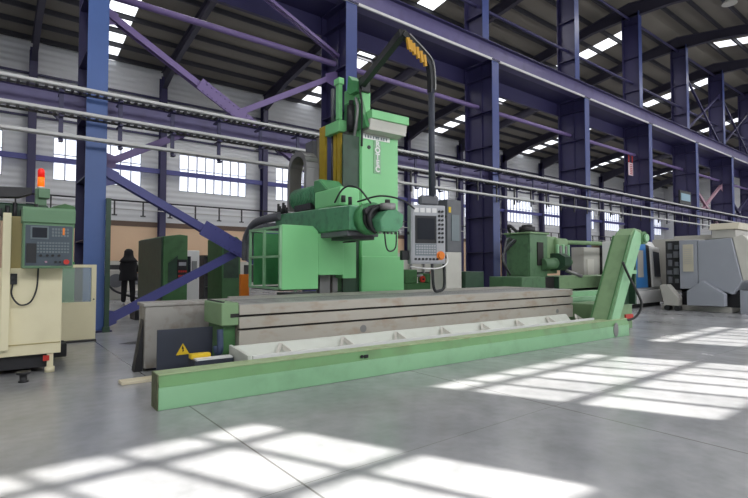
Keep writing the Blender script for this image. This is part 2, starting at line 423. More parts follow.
# crane girder with its white rail line, walkway soffit and rear edge beam
for n in range(0, 11):
    xa, xb = colx(n - 1) + .003, colx(n) - .003
    if n == 0: continue
    t = thing('crane_girder', '%s length of violet crane girder counted from the left' % ORD[n - 1], 'crane girder', ((xa + xb) / 2, 10.66, 8.24), 0, 'crane girder lengths')
    m = MB().box(xa, xb, 10.64, 10.66, 8.26, 8.86)
    for i in range(1, 6): m.box(xa + i - .005, xa + i + .005, 10.66, 10.78, 8.26, 8.86)
    m.build('web', 'beam_violet', t)
    MB().box(xa, xb, 10.5, 10.82, 8.86, 8.885).build('top_flange', 'steel_violet', t)
    MB().box(xa, xb, 10.48, 10.82, 8.24, 8.26).build('bottom_flange', 'beam_violet', t)
    MB().bar((xa, 10.44, 8.23), (xb, 10.44, 8.23), .05, .07).build('edge_strip', 'rail_white', t, label='white painted lower edge strip')
    MB().box(xa + .19, xb - .19, 10.83, 11.66, 8.25, 8.28).box(xa, xb, 11.68, 11.72, 7.75, 8.35).box(xa, xb, 11.68, 11.8, 7.73, 7.75).build('walkway', 'steel_violet', t)
tag(MB().bar((X0, 10.66, 8.91), (62, 10.66, 8.91), .07, .05).build('crane_rail', 'dark_steel'), 'dark crane rail running along the top of the violet girders', 'rail')
for z, y, r, nm in ((6.8, 11.2, .075, 'violet round strut between the columns just below the crane girder'), (10.45, 11.25, .06, 'violet round strut between the upper columns above the crane girder'), (13.75, 11.3, .06, 'violet round strut between column tops along the roof ridge')):
    tag(MB().cyl((X0, y, z), (62, y, z), r, 10).build('column_strut', 'brace_violet' if z < 7 else 'steel_violet'), nm, 'strut')

def xbrace(n, z0, z1, m, w, label, plate=True, dr=0, y=11.05):
    xa, xb = colx(n) + .02, colx(n + 1) - .02; xm = (xa + xb) / 2; zm = (z0 + z1) / 2
    t = thing('cross_brace', label, 'brace', (xm, y, zm), 0, 'cross braces between the columns')
    for s in (1, -1):
        p, q = (Vector((xa, y + s * .03, z0 if s > 0 else z1)), Vector((xb, y + s * .03, z1 - dr if s > 0 else z0)))
        MB().ibar(p, q, w, w * 1.1, .014, (0, 1, 0)).build('brace_bar', m, t)
        if plate and s < 0:
            d = (q - p).normalized(); c = (p + q) / 2 + d * .1 + Vector((0, -.12, 0))
            b = MB().bar(c - d * 1.1, c + d * 1.1, w * 2.1, .016, (0, 1, 0))
            for u in range(-8, 9):
                if u:
                    for v in (-1, 1):
                        g = c + d * u * .12 + d.cross(Vector((0, 1, 0))) * v * w * .7; b.cyl(g, g + Vector((0, -.03, 0)), .022, 6)
            b.build('splice_plate', m, t)
    for (px, pz, sx, sz) in ((xa, z0, 1, 1), (xb, z0, -1, 1), (xa, z1, 1, -1), (xb, z1, -1, -1)):
        MB().prism([(px, pz - sz * .1), (px + sx * .42, pz + sz * .08), (px + sx * .4, pz + sz * .3), (px, pz + sz * .42)], 'y', y - .05, y - .035).build('gusset_plate', m, t)
xbrace(0, .04, 3.14, 'brace_indigo', .16, 'indigo bolted cross brace at floor level behind the green boring mill table', dr=.05, y=10.7)
xbrace(0, 3.15, 6.45, 'brace_violet', .135, 'violet bolted cross brace high up left of the green boring mill column')
t = thing('knee_brace', 'violet pair of bars rising from the columns to mid girder at the upper left', 'brace', (4.5, 11.05, 7.5))
for xx in (colx(0) + .02, colx(1) - .02):
    for dy in (-.06, .06): MB().bar((xx, 11.05 + dy, 6.95), (4.5, 11.05 + dy, 8.2), .05, .08).build('brace_bar', 'brace_violet', t)
MB().box(4.3, 4.7, 10.97, 11.13, 8.12, 8.24).build('splice_plate', 'brace_violet', t)
for n, c in ((5, 'brace_pink'), (6, 'steel_violet')):
    nm = 'left' if n == 5 else 'right'
    xbrace(n, 3.3, 6.5, c, .13, 'thin %s cross brace below the far girder, the %s one of two' % ('pinkish' if n == 5 else 'violet', nm), False)
    xbrace(n, 8.95, 12.4, 'steel_violet', .1, 'thin cross brace above the far girder, the %s one of two' % nm, False)
# knee braces at the far wall
for n in range(-1, 9):
    x = colx(n)
    tag(MB().bar((x + .05, YB - .4, 9.3), (x + 1.1, YB - .3, 8.4), .12, .12).build('knee_brace', 'steel_violet'), 'short dark knee brace at the %s column of the far wall' % ORD[n + 1], 'brace', 'knee braces at the far wall')

# long conductor rail assembly in front of the crane row
t = thing('conductor_rail', 'three parallel pale rails on dark brackets running the whole length of the hall', 'conductor rail', (10, 10.1, 3.5))
for i, z in enumerate((4.37, 3.93, 3.5)):
    MB().box(X0 + .5, 62, 10.0, 10.02, z - .015, z + .035).box(X0 + .5, 62, 10.0, 10.12, z - .02, z - .008).build('rail', 'rail_white', t)
    if i < 2:
        m = MB()
        for k in range(300):
            x = -2 + .13 * k; m.box(x, x + .045, 10.03, 10.2, z - .055, z - .03)
        m.box(-2, 37, 10.2, 10.21, z - .06, z - .02)
        m.build('rungs', 'dark_steel', t)
for k in range(62):
    x = -1.85 + .945 * k
    m = MB().box(x - .035, x + .035, 10.14, 10.17, 3.44, 4.36)
    for z in (4.33, 3.89, 3.46): m.box(x - .03, x + .03, 10.02, 10.42 if z > 3.5 else 10.17, z - .06, z - .03)
    m.build('bracket', 'steel_violet', t)
for k in range(30):
    x = 8.3 + .945 * k
    MB().box(x - .02, x + .02, 10.06, 10.1, 3.3, 3.88).build('drop_hanger', 'dark_steel', t)
tag(MB().ibar((X0 + .5, 10.75, 4.28), (62, 10.75, 4.28), .16, .38, .02).build('tie_beam', 'beam_violet'), 'violet tie beam behind the upper pair of pale rails', 'beam')

# dark pipe rail with hangers on the far wall
t = thing('hanger_rail', 'black pipe rail with small hanging hooks and a pale pipe below along the far wall', 'rail', (15, 27.7, 4.2))
MB().cyl((-2, 27.6, 4.58), (60, 27.6, 4.58), .04, 8).build('upper_pipe', 'dark_steel', t)
MB().cyl((-2, 27.6, 4.15), (60, 27.6, 4.15), .025, 8).build('lower_pipe', 'rail_white', t)
for k in range(42):
    x = 1 + 1.35 * k; MB().box(x - .03, x + .03, 27.56, 27.64, 3.85, 4.58).box(x - .12, x + .12, 27.56, 27.64, 3.8, 3.86).build('hanger', 'dark_steel', t)

# high bay lamps
for (x, y, lb) in ((5.6, 20.0, 'dull bell lamp hanging under the roof at the upper left'), (9.5, 19.0, 'dull bell lamp hanging under the roof left of the boring mill'), (26.0, 7.2, 'dull bell lamp hanging under the roof at the upper right')):
    z = roof_z(y) - .3; t = thing('high_bay_lamp', lb, 'lamp', (x, y, z), 0, 'bell lamps under the roof')
    MB().cyl((x, y, z + .1), (x, y, z - .5), .02, 6).build('rod', 'dark_steel', t)
    MB().tube([(x, y, z - .45), (x, y, z - .6), (x, y, z - .72), (x, y, z - .85)], [.08, .1, .22, .3], 20).build('shade', 'warm_grey', t)

# red and white hanging sign, small wall screen
t = thing('hanging_sign', 'narrow pink-white sign on red hangers in front of a far violet column', 'sign', (25.0, 11.2, 5.7))
MB().box(24.78, 25.22, 11.18, 11.21, 5.72, 6.35).build('sign_board', 'sign_white', t)
m = MB()
for i in range(6): m.box(24.88 + .02 * (i % 2), 25.12, 11.165, 11.18, 5.79 + .09 * i, 5.82 + .09 * i)
m.build('markings', 'red', t)
for x in (24.8, 25.16): MB().box(x, x + .04, 11.18, 11.21, 6.35, 6.74).build('hanger', 'red', t)
t = thing('wall_screen', 'small bluish screen in a black frame between far violet columns', 'screen', (29.4, 10.3, 4.7))
MB().box(28.6, 30.1, 10.32, 10.4, 4.55, 5.25).build('frame', 'key_dark', t)
MB().box(28.75, 29.95, 10.3, 10.32, 4.72, 5.1).build('display', 'screen_lit', t)

# ------------------------------------------------------------------ boring mill (machine frame a,b)
FR = Matrix.Translation((1.14, 4.43, 0)) @ Matrix.Rotation(radians(-2.3), 4, 'Z')
def mthing(name, label, cat, a, b, z=0, group=None):
    p = FR @ Vector((a, b, z)); return thing(name, label, cat, p, radians(-2.3), group)
def M(): return MB(FR)

# front guard beam
t = mthing('guard_beam', 'long low pale green box beam lying in front of the steel table', 'machine guard', 4, .1)
M().prism([(0, 0), (.21, 0), (.21, .285), (.05, .285), (.05, .19), (0, .19)], 'x', .03, 7.88).build('beam_body', 'pale_green', t, .004)
M().prism([(.049, .192), (.049, .285), (.038, .287), (.003, .192)], 'x', .035, 7.875).build('sloping_face', 'mid_green', t, label='darker green sloping upper face')
M().box(.03, 7.88, 0.03, .22, .285, .3).build('top_strip', 'edge_green', t, .003)
M().box(.02, .03, 0, .215, 0, .3).build('end_plate', 'grimy_green', t, label='grimy brown-green end plate')
m = M(); m.cyl((2.12, -.005, .235), (2.12, .01, .235), .018, 10).box(2.15, 2.2, -.004, .01, .215, .25); m.build('latch', 'key_dark', t)
m = M(); m.prism([(7.42 + .075 * cos(i * pi / 8), .13 + .12 * sin(i * pi / 8)) for i in range(16)], 'y', -.012, 0.0)
m.build('pivot_cover', 'grey_metal', t, label='oval grey pivot cover')
# white chip tray
t = mthing('chip_tray', 'long white chip tray with small triangular ribs between table and guard', 'tray', 4, .5)
TZ = .3
M().prism([(.25, .26), (.27, TZ + .01), (.40, .14), (.62, .14), (.80, TZ + .05), (.84, TZ + .05), (.84, TZ + .02), (.64, .11), (.38, .11), (.25, .22)], 'x', .97, 7.2).build('trough', 'tray_white', t)
M().bar((.97, .262, TZ + .01), (7.18, .262, TZ + .01), .03, .035).build('front_rim', 'white_paint', t)
M().prism([(.26, .18), (.8, .18), (.8, TZ + .07), (.26, TZ + .03)], 'x', .92, .95).build('end_wall', 'tray_white', t)
for k in range(8):
    a = 1.5 + .84 * k
    m = M(); m.bar((a - .13, .60, .2), (a, .74, TZ + .03), .03, .045); m.bar((a + .13, .60, .2), (a, .74, TZ + .03), .03, .045); m.bar((a - .13, .58, .19), (a + .13, .58, .19), .02, .02)
    m.build('rib', 'pale_metal', t)
for k in range(6):
    a = 1.6 + 1.1 * k; M().box(a, a + .04, .3, .8, 0.0, .16).build('foot', 'dark_steel', t)

# steel table
t = mthing('machine_table', 'long rusty steel machine table with horizontal grooves along its front', 'table', 4.3, 1.2)
b0 = .85
prof = [(b0, .28), (b0, .505), (b0 + .05, .505), (b0 + .05, .53), (b0, .53), (b0, .655), (b0 + .05, .655), (b0 + .05, .68), (b0, .68), (b0, .79), (1.72, .79), (1.72, .28)]
M().prism(prof, 'x', 1.05, 7.5).build('table_body', 'cast_steel', t, .004)
M().box(1.05, 7.5, b0 + .045, b0 + .055, .505, .53).box(1.05, 7.5, b0 + .045, b0 + .055, .655, .68).build('groove', 'groove', t)
M().box(1.06, 7.49, b0 + .02, 1.71, .79, .795).build('table_top', 'top_steel', t)
m = M()
for b in (1.05, 1.25, 1.45, 1.62): m.box(1.05, 7.5, b, b + .02, .795, .7975)
m.build('top_slot', 'groove', t)
M().box(1.2, 7.4, .95, 1.65, 0, .28).build('plinth', 'dark_green', t)
M().cyl((2.72, .845, .41), (2.72, .86, .41), .05, 20).build('port_cover', 'grey_metal', t)
M().cyl((7.0, .845, .41), (7.0, .86, .41), .04, 20).build('port_cover', 'grey_metal', t)
# green end block
t = mthing('end_block', 'green cast block bolted to the left end of the steel table', 'machine block', .95, 1.1)
M().box(.85, 1.045, .85, 1.46, .57, .82).build('block', 'old_green', t, .01)
M().box(.9, 1.04, .95, 1.44, 0, .57).build('support', 'leaf_green', t)
m = M()
for i in range(8): m.box(.87 + .0, .9, .9 + .07 * i, .93 + .07 * i, .82, .835)
m.build('bolt', 'dark_steel', t)
M().box(.95, 1.047, .84, .85, .66, .7).build('slot', 'groove', t)
tag(M().tube(curve([(.862, .93, .53), (.862, .92, .42), (.86, .91, .33), (.855, .92, .28), (.85, .97, .27), (.85, 1.02, .33)]), .035, 12).build('coolant_hose', 'hose_blue'), 'short dark blue hose curling under the green end block', 'hose')

# big slab (bed) standing behind
t = mthing('steel_bed', 'large pale steel bed slab behind the table, its left end standing free', 'machine bed', 4, 2.1)
M().box(.26, 7.6, 1.75, 2.1, .03, .75).box(1.6, 7.6, 2.09, 2.5, .03, .75).build('bed_body', 'slab_steel', t, .008)
M().prism([(.24, 1.735), (7.62, 1.735), (7.62, 2.515), (1.5, 2.515), (1.4, 2.12), (.24, 2.12)], 'z', .75, .79).build('bed_top', 'slab_steel', t, .006)
M().prism([(.16, 0), (.25, 0), (.25, .6)], 'y', 1.8, 1.95).build('end_wedge', 'dark_steel', t)
# leaning sheet and bits
t = mthing('sheet_panel', 'dark slate sheet with a yellow warning triangle leaning on the pale slab', 'panel', .55, 1.12)
M().box(.25, .83, 1.08, 1.1, .0, .55).build('sheet', 'slate_sheet', t)
m = M().prism([(.44, .27), (.58, .27), (.51, .39)], 'y', 1.072, 1.08); m.build('warning_sign', 'yellow', t)
M().prism([(.505, .30), (.52, .31), (.512, .33), (.52, .335), (.505, .37), (.497, .335), (.507, .33)], 'y', 1.068, 1.072).build('warning_mark', 'key_dark', t)
t = mthing('document_box', 'low dark box with white sheets and a yellow lid in front of the slate sheet', 'box', .75, .75)
M().box(.5, .9, .6, .82, 0, .27).build('box_body', 'slate_sheet', t)
M().box(.5, .7, .72, .82, .27, .32).build('yellow_lid', 'yellow', t, .005)
M().box(.52, .89, .6, .71, .27, .285).build('white_sheets', 'white_paint', t)
tag(MB().box(1.12, 1.55, 5.6, 5.75, 0, .035).build('wood_plank', 'wood', None, .004), 'short pale plank on the floor by the left slab end', 'plank')

# ---- column of the mill
t = mthing('boring_mill', 'tall bright green floor boring mill with a vertical column and horizontal ram', 'milling machine', 4.4, 3.4)
M().box(4.1, 4.95, 2.9, 4.2, 0, 3.72).build('column', 'machine_green', t, .01)
M().box(4.085, 4.1, 2.93, 4.2, 1.0, 3.72).build('column_side', 'machine_green', t)
M().box(3.88, 4.085, 4.142, 4.19, 1.1, 3.8).build('guideway', 'grey_metal', t)
M().box(4.09, 5.08, 2.88, 4.3, 0, 1.41).build('column_base', 'machine_green', t, .012)
# cap with overhanging plate, light on the recess below is put into its pale colour
M().prism([(4.1, 3.68), (4.95, 3.68), (4.95, 3.88), (4.14, 3.88)], 'y', 2.66, 4.2).build('cap_neck', 'pale_metal', t)
M().prism([(2.6, 3.88), (4.2, 3.88), (4.2, 4.03), (2.6, 4.03)], 'x', 4.12, 4.98).build('cap_plate', 'machine_green', t, .006)
M().prism([(2.9, 3.66), (2.66, 3.74), (2.64, 3.88), (2.9, 3.88)], 'x', 4.12, 4.96).build('cap_soffit', 'pale_metal', t)
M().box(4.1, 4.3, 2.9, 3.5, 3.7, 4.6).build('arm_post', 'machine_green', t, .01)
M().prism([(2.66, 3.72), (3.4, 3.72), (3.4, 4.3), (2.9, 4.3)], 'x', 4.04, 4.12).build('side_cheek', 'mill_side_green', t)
# name plates
M().box(4.12, 4.74, 2.885, 2.9, 3.57, 3.66).build('name_strip', 'letter_white', t, label='white strip with small worn lettering')
m = M()
for i, w in enumerate((.03, .04, .03, .035, .05, .03, .04, .03, .03)): m.box(4.16 + .06 * i, 4.16 + .06 * i + w, 2.88, 2.885, 3.59, 3.64)
m.build('worn_lettering', 'key_grey', t)
M().box(4.37, 4.53, 2.888, 2.9, 2.95, 3.56).build('name_plate', 'pale_green', t)
rot = Matrix.Rotation(radians(90), 4, 'X')
for i, ch in enumerate('ROTEC'):
    text('letter', ch, .145, 'letter_white', t, FR @ Matrix.Translation((4.45, 2.882, 3.50 - .118 * i)) @ rot, .004)
M().cyl((4.26, 2.885, 3.42), (4.26, 2.9, 3.42), .035, 20).build('lifting_hole', 'key_dark', t)
# guideways on the left side of the column
M().box(3.97, 4.085, 3.14, 3.34, 1.1, 3.75).build('guideway', 'grey_metal', t)
M().box(3.92, 4.085, 3.34, 3.46, 1.1, 3.9).build('guide_strip', 'guide_yellow', t)
M().box(3.92, 4.085, 3.5, 3.6, 1.1, 3.9).build('guide_strip', 'guide_yellow', t)
M().cyl((3.96, 3.68, 1.1), (3.96, 3.68, 4.1), .035, 14).build('ball_screw', 'dark_steel', t)
M().box(3.96, 4.085, 3.62, 3.9, 1.1, 3.95).build('dark_cover', 'column_blue', t)
M().box(3.92, 4.085, 3.92, 4.14, 1.1, 4.0).build('guide_strip', 'guide_yellow', t)
M().box(3.8, 4.085, 4.2, 4.5, 1.1, 3.75).build('guideway', 'hose_grey', t)
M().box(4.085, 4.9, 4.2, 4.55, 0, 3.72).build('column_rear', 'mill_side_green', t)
M().box(3.84, 4.1, 3.26, 3.78, 3.74, 3.96).build('screw_bracket', 'machine_green', t, .01)
M().box(3.86, 3.94, 3.3, 3.42, 3.98, 4.7).box(3.84, 3.96, 3.27, 3.46, 4.64, 4.76).build('screw_post', 'machine_green', t, .008)
M().cyl((3.88, 3.56, 3.98), (3.88, 3.56, 4.62), .035, 12).build('screw_end', 'hose_grey', t)
M().cyl((4.02, 3.12, 3.72), (4.02, 3.12, 4.2), .09, 16).cyl((4.02, 3.12, 4.2), (4.02, 3.12, 4.3), .05, 16).build('feed_motor', 'dark_steel', t)
M().prism([(2.92, 4.42), (3.16, 4.42), (3.26, 4.52), (3.2, 4.8), (3.08, 4.68), (2.92, 4.62)], 'x', 4.0, 4.2).build('counterweight_head', 'mill_side_green', t, .01)
M().tube(curve([(4.0, 2.95, 4.3), (3.98, 2.86, 4.1), (3.98, 2.9, 3.8), (4.0, 3.0, 3.6)]), .03, 10).build('cable', 'grey_metal', t)
M().tube(curve([(4.05, 2.9, 4.5), (4.03, 2.8, 4.2), (4.04, 2.8, 3.8), (4.06, 2.84, 3.4)]), .02, 10).build('cable', 'rubber', t)
# headstock apron panels
M().box(2.98, 3.46, 2.5, 2.95, 1.08, 1.75).build('apron_panel', 'machine_green', t, .008)
M().box(3.46, 3.73, 2.52, 3.0, 1.02, 1.76).build('apron_panel', 'machine_green', t, .008)
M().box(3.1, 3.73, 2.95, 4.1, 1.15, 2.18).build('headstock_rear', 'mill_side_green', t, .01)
M().box(2.9, 4.0, 2.9, 3.9, 0.05, .75).build('saddle', 'dark_green', t, .01)
M().box(3.15, 3.35, 2.75, 2.85, .75, 1.15).box(3.4, 3.5, 2.75, 2.85, .75, 1.15).build('slide_stay', 'grey_metal', t)
M().box(3.74, 4.09, 2.96, 3.0, .3, 3.6).build('slit_shade', 'dark_green', t)  # dark sheet painted as the shade in the slit beside the column
# cab
cb = M().box(2.3, 2.34, 2.5, 2.54, .86, 1.86)
for b in (3.1, 3.7): cb.box(2.3, 2.34, b, b + .04, .86, 1.86)
for z in (.86, 1.36, 1.82): cb.box(2.3, 2.34, 2.5, 3.72, z, z + .035)
cb.box(2.3, 2.98, 3.7, 3.74, 1.82, 1.855)
cb.build('cab_frame', 'pale_green', t)
M().prism([(2.34, .86), (2.98, .86), (2.98, 1.78), (2.88, 1.87), (2.34, 1.87)], 'y', 2.5, 2.53).build('cab_panel', 'machine_green', t, .006)
M().box(2.34, 2.98, 2.53, 3.7, .84, .88).build('cab_floor', 'dark_steel', t)
M().box(2.9, 2.98, 2.55, 3.7, .9, 1.84).build('cab_inner_panel', 'mill_side_green', t)
M().box(2.36, 2.9, 3.64, 3.68, .9, 1.8).build('cab_rear_panel', 'mill_side_green', t)
# ram and spindle head
M().prism([(1.6, 1.76), (1.6, 2.13), (2.4, 2.16), (4.2, 2.2), (4.2, 2.0), (3.4, 1.92), (2.6, 1.76)], 'x', 3.0, 3.62).build('ram', 'ram_green', t, .02)
M().box(3.02, 3.6, 1.7, 2.5, 1.68, 1.76).build('ram_slide', 'hose_grey', t, .01)
M().box(3.1, 3.5, 1.68, 2.3, 1.63, 1.68).cyl((3.2, 1.75, 1.6), (3.2, 2.1, 1.6), .012, 8).build('wiper', 'dark_steel', t)
M().cyl((3.3, 1.6, 1.93), (3.3, 1.42, 1.93), .24, 28).build('spindle_flange', 'mill_side_green', t)
M().cyl((3.3, 1.42, 1.93), (3.3, 1.36, 1.93), .2, 28).build('belt_ring', 'rubber', t)
M().cyl((3.14, 1.4, 2.02), (3.14, 1.32, 2.02), .055, 14).build('spindle_hub', 'dark_steel', t)
ring = curve([(3.14, 1.33, 2.08), (3.3, 1.3, 2.13), (3.46, 1.28, 2.1)], 6)
M().tube(curve([(3.38, 1.32, 2.12), (3.2, 1.3, 2.04), (3.14, 1.3, 1.92), (3.18, 1.3, 1.78), (3.26, 1.3, 1.72)]), .035, 10).build('hose_band', 'rubber', t)
M().prism([(3.22, 1.72), (3.5, 1.72), (3.62, 1.8), (3.64, 1.98), (3.5, 2.05), (3.34, 2.03), (3.2, 1.88)], 'y', 1.12, 1.38).build('angle_head', 'ram_green', t, .025, segs=2)
M().cyl((3.43, 1.25, 2.04), (3.43, 1.25, 2.14), .12, 20).build('head_cap', 'grey_metal', t)
M().cyl((3.43, 1.25, 2.14), (3.43, 1.25, 2.2), .04, 12).build('head_knob', 'rubber', t)
for i in range(6): M().cyl((3.26 + .07 * i, 1.2, 1.735), (3.26 + .07 * i, 1.2, 1.69), .022, 10).build('nozzle', 'grey_metal', t)
M().tube(curve([(3.32, 1.18, 1.72), (3.33, 1.15, 1.5), (3.4, 1.15, 1.44), (3.5, 1.15, 1.5), (3.54, 1.18, 1.72)]), .011, 8).build('coolant_line', 'rubber', t)
M().tube(curve([(2.98, 2.0, 2.2), (2.99, 1.85, 2.35), (3.03, 1.7, 2.42), (3.1, 1.5, 2.36), (3.2, 1.35, 2.14)]), .014, 8).build('coolant_line', 'rubber', t)
M().tube(curve([(3.2, 1.7, 2.2), (3.4, 1.4, 2.27), (3.7, 1.25, 2.22), (3.95, 1.25, 2.1)]), .014, 8).build('coolant_line', 'rubber', t)
# motors on the headstock
M().box(3.04, 3.42, 1.95, 2.75, 2.16, 2.46).build('gear_box', 'machine_green', t, .03, segs=2)
M().prism([(2.3, 2.44), (2.78, 2.44), (2.78, 2.66), (2.6, 2.66)], 'x', 3.04, 3.44).build('gear_cover', 'mill_side_green', t, .02)
sm = M().cyl((3.25, 2.78, 2.42), (3.25, 3.72, 2.45), .2, 24)
for i in range(14): sm.cyl((3.25, 2.84 + .06 * i, 2.42), (3.25, 2.86 + .06 * i, 2.42), .215, 24)
sm.build('spindle_motor', 'ram_green', t)
M().box(3.05, 3.2, 2.9, 3.5, 2.2, 2.3).build('motor_foot', 'dark_steel', t)
m = M()
for i in range(6): m.cyl((3.02, 3.75 + .07 * i, 2.2), (3.02, 3.75 + .07 * i, 2.3 + .05 * (i % 3)), .025, 8)
m.build('fitting', 'dark_steel', t)
m = M().cyl((3.05, 1.86, 2.2), (3.05, 1.86, 2.3), .035, 10); m.cyl((3.1, 1.75, 2.15), (3.1, 1.75, 2.27), .03, 10); m.build('fitting', 'dark_steel', t)
# grey cable carrier loop
path = [(3.45, 4.3, 2.3), (3.45, 4.3, 2.8), (3.45, 4.28, 3.05)] + [(3.45, 3.94 + .34 * cos(u * pi / 10), 3.06 + .3 * sin(u * pi / 10)) for u in range(1, 10)] + [(3.45, 3.6, 3.05), (3.45, 3.62, 2.6)]
m = M()
for p, q in zip(path, path[1:]):
    d = Vector(q) - Vector(p); m.bar(p, Vector(p) + d * 1.04, .26, .1, (0, 1, .01) if abs(d.z) > abs(d.y) else (0, 0, 1))
m.build('cable_carrier', 'grey_metal', t)
# grey bellows hoses to the rear
for k, db in ((0, 0), (1, .0)):
    pts = curve([(3.0 + .16 * k, 3.95, 2.16 - .17 * k), (3.0 - .04 * k, 4.6, 2.15 - .18 * k), (3.0 - .04 * k, 5.2 - .1 * k, 2.1 - .19 * k), (3.0, 5.62 - .2 * k, 1.85 - .1 * k), (3.0, 5.68 - .2 * k, 1.55 - .1 * k), (3.0, 5.68 - .2 * k, 1.35)], 12)
    M().tube(pts, [.075 + .008 * (i % 2) for i in range(len(pts))], 14).build('bellows_hose', 'hose_grey', t)

# pendant arm and control pendant (hangs from the mill)
p = M().box(4.06, 4.26, 2.84, 3.06, 4.42, 4.62).box(4.1, 4.22, 2.88, 3.0, 4.6, 4.72).build('pendant_arm', 'dark_steel', t, .01)
M().bar((4.1, 2.92, 4.55), (3.76, 1.3, 4.8), .1, .13).build('upper_boom', 'rubber', p)
arc = curve([(3.76, 1.3, 4.80), (3.9, 1.3, 4.72), (4.12, 1.3, 4.6), (4.3, 1.3, 4.46), (4.35, 1.3, 4.25), (4.355, 1.3, 4.0)], 6)
m = M()
for a, b in zip(arc, arc[1:]): m.bar(a, b + (b - a) * .08, .1, .09, (0, 1, 0))
m.build('bent_boom', 'rubber', p)
m = M()
for a, b in zip(arc[3:], arc[4:]): m.bar(a + Vector((.03, -.06, .03)), b + Vector((.03, -.06, .03)), .02, .02, (0, 1, 0))
m.build('cable_along_boom', 'grey_metal', p)
m = M()
for i in range(6):
    c = arc[3 + 2 * i] + Vector((-.02, -.07, -.05)); m.bar(c, c + Vector((.03, 0, -.17)), .04, .05)
m.build('yellow_chain_link', 'chain_yellow', p)
M().cyl((4.355, 1.3, 4.05), (4.355, 1.3, 2.28), .05, 16).build('drop_pole', 'slate_sheet', p)
cx = FR @ Vector((4.23, 1.25, 1.72))
PR = Matrix.Translation(cx) @ Matrix.Rotation(radians(-22), 4, 'Z')      # local x right, -y to the viewer
pt = thing('control_pendant', 'hanging grey machine control panel with dark screen and orange stop button', 'control panel', cx, radians(-22))
def Q(): return MB(PR)
Q().box(-.29, .29, 0, .16, -.46, .46).build('housing', 'panel_grey', pt, .012, segs=2)
Q().box(-.27, .27, -.012, 0, -.44, .44).build('front_plate', 'panel_grey', pt, .004)
sb = Q().box(-.225, .13, -.02, -.012, -.14, .29).build('screen_bezel', 'key_dark', pt)
Q().box(-.19, .1, -.026, -.02, -.08, .25).build('screen', 'screen_dark', sb)
kf = Q().box(-.225, .13, -.02, -.012, -.33, -.15).build('key_field', 'key_grey', pt)
m = Q()
for i in range(8):
    for j in range(4): m.box(-.21 + .042 * i, -.18 + .042 * i, -.026, -.02, -.31 + .04 * j, -.285 + .04 * j)
m.build('keypad', 'panel_grey', kf)
for i in range(4): Q().box(-.24 + .1 * i, -.165 + .1 * i, -.018, -.012, .34, .41).build('soft_key', 'white_paint', pt)
for j in range(8):
    for i in range(2): Q().cyl((.175 + .055 * i, -.012, .36 - .068 * j), (.175 + .055 * i, -.035, .36 - .068 * j), .019, 12).build('button', 'key_dark', pt)
for i in range(7): Q().cyl((-.22 + .06 * i, -.012, -.385), (-.22 + .06 * i, -.035, -.385), .018, 12).build('button', 'key_dark', pt)
Q().cyl((.2, -.012, -.33), (.2, -.02, -.33), .07, 24).cyl((.2, -.02, -.33), (.2, -.06, -.33), .045, 24).build('stop_button', 'orange', pt, label='orange emergency stop button')
Q().box(-.12, .2, .03, .14, .46, .62).build('neck_cover', 'hose_grey', pt, .03)
Q().cyl((.3, .06, .3), (.34, .06, .3), .025, 10).cyl((.3, .06, -.35), (.34, .06, -.35), .025, 10).cyl((-.3, .06, .02), (-.33, .06, .02), .025, 10).build('side_knob', 'key_dark', pt)
Q().tube(curve([(-.3, .0, -.5), (-.1, -.1, -.53), (.15, -.1, -.52), (.31, -.02, -.44), (.32, .02, -.3)]), .01, 8).build('handle_bar', 'white_paint', pt)
Q().box(-.42, -.3, .05, .15, -.4, -.25).build('handwheel_box', 'key_dark', pt, .01)
tag(M().tube(curve([(4.55, 1.42, 2.05), (4.6, 1.3, 1.7), (4.56, 1.25, 1.3), (4.54, 1.22, .92), (4.42, 1.2, .84), (4.3, 1.2, .88), (4.28, 1.22, 1.26)]), .024, 10).build('pendant_cable', 'rubber'), 'thick black cable looping below the hanging control panel', 'cable')

# chip conveyor
t = mthing('chip_conveyor', 'steep pale green chip conveyor rising at the right end of the guard', 'conveyor', 7.9, .3)
side = [(7.2, .1), (7.6, .1), (7.68, .25), (8.5, 1.6), (8.62, 1.74), (8.55, 1.9), (8.3, 1.93), (8.12, 1.8), (7.3, .3)]
M().prism(side, 'y', .08, .37).build('casing', 'old_green', t, .006)
M().prism([(7.36, .22), (7.64, .22), (8.5, 1.66), (8.5, 1.84), (8.3, 1.9), (8.17, 1.72)], 'y', .06, .08).build('side_plate', 'pale_green', t, .004)
for yy in (.06, .365): M().prism([(7.29, .305), (8.1, 1.8), (8.14, 1.79), (7.34, .29)], 'y', yy, yy + .025).build('cover_edge', 'leaf_green', t)
M().cyl((8.62, .05, 1.76), (8.62, .4, 1.76), .12, 20).build('head_drum', 'leaf_green', t)
M().cyl((8.62, .04, 1.76), (8.62, .0, 1.76), .07, 16).build('drive_hub', 'pale_green', t)
M().box(8.68, 8.8, .08, .36, 1.66, 1.82).build('drive_motor', 'mill_side_green', t, .01)
M().box(8.6, 8.66, .24, .36, .5, 1.66).build('support_leg', 'dark_green', t)
M().box(8.2, 8.64, .22, .27, 1.08, 1.15).build('cross_stay', 'pale_green', t)
M().prism([(8.1, .5), (8.6, .5), (8.6, 1.5), (8.5, 1.5)], 'y', .36, .38).build('rear_plate', 'dark_green', t)
tag(M().tube(curve([(7.75, .03, 1.3), (7.9, .0, 1.05), (8.15, -.02, .75), (8.34, 0, .55), (8.36, .05, .38), (8.2, .1, .26), (7.95, .2, .24)]), .022, 10).build('conveyor_hose', 'rubber'), 'black hose hanging beside the steep green chip conveyor', 'hose')
t = mthing('coolant_tank', 'green coolant tank on the floor behind the steep chip conveyor', 'tank', 8.6, .9)
M().box(7.95, 8.8, .4, 1.25, .02, .5).build('tank_body', 'old_green', t, .01)
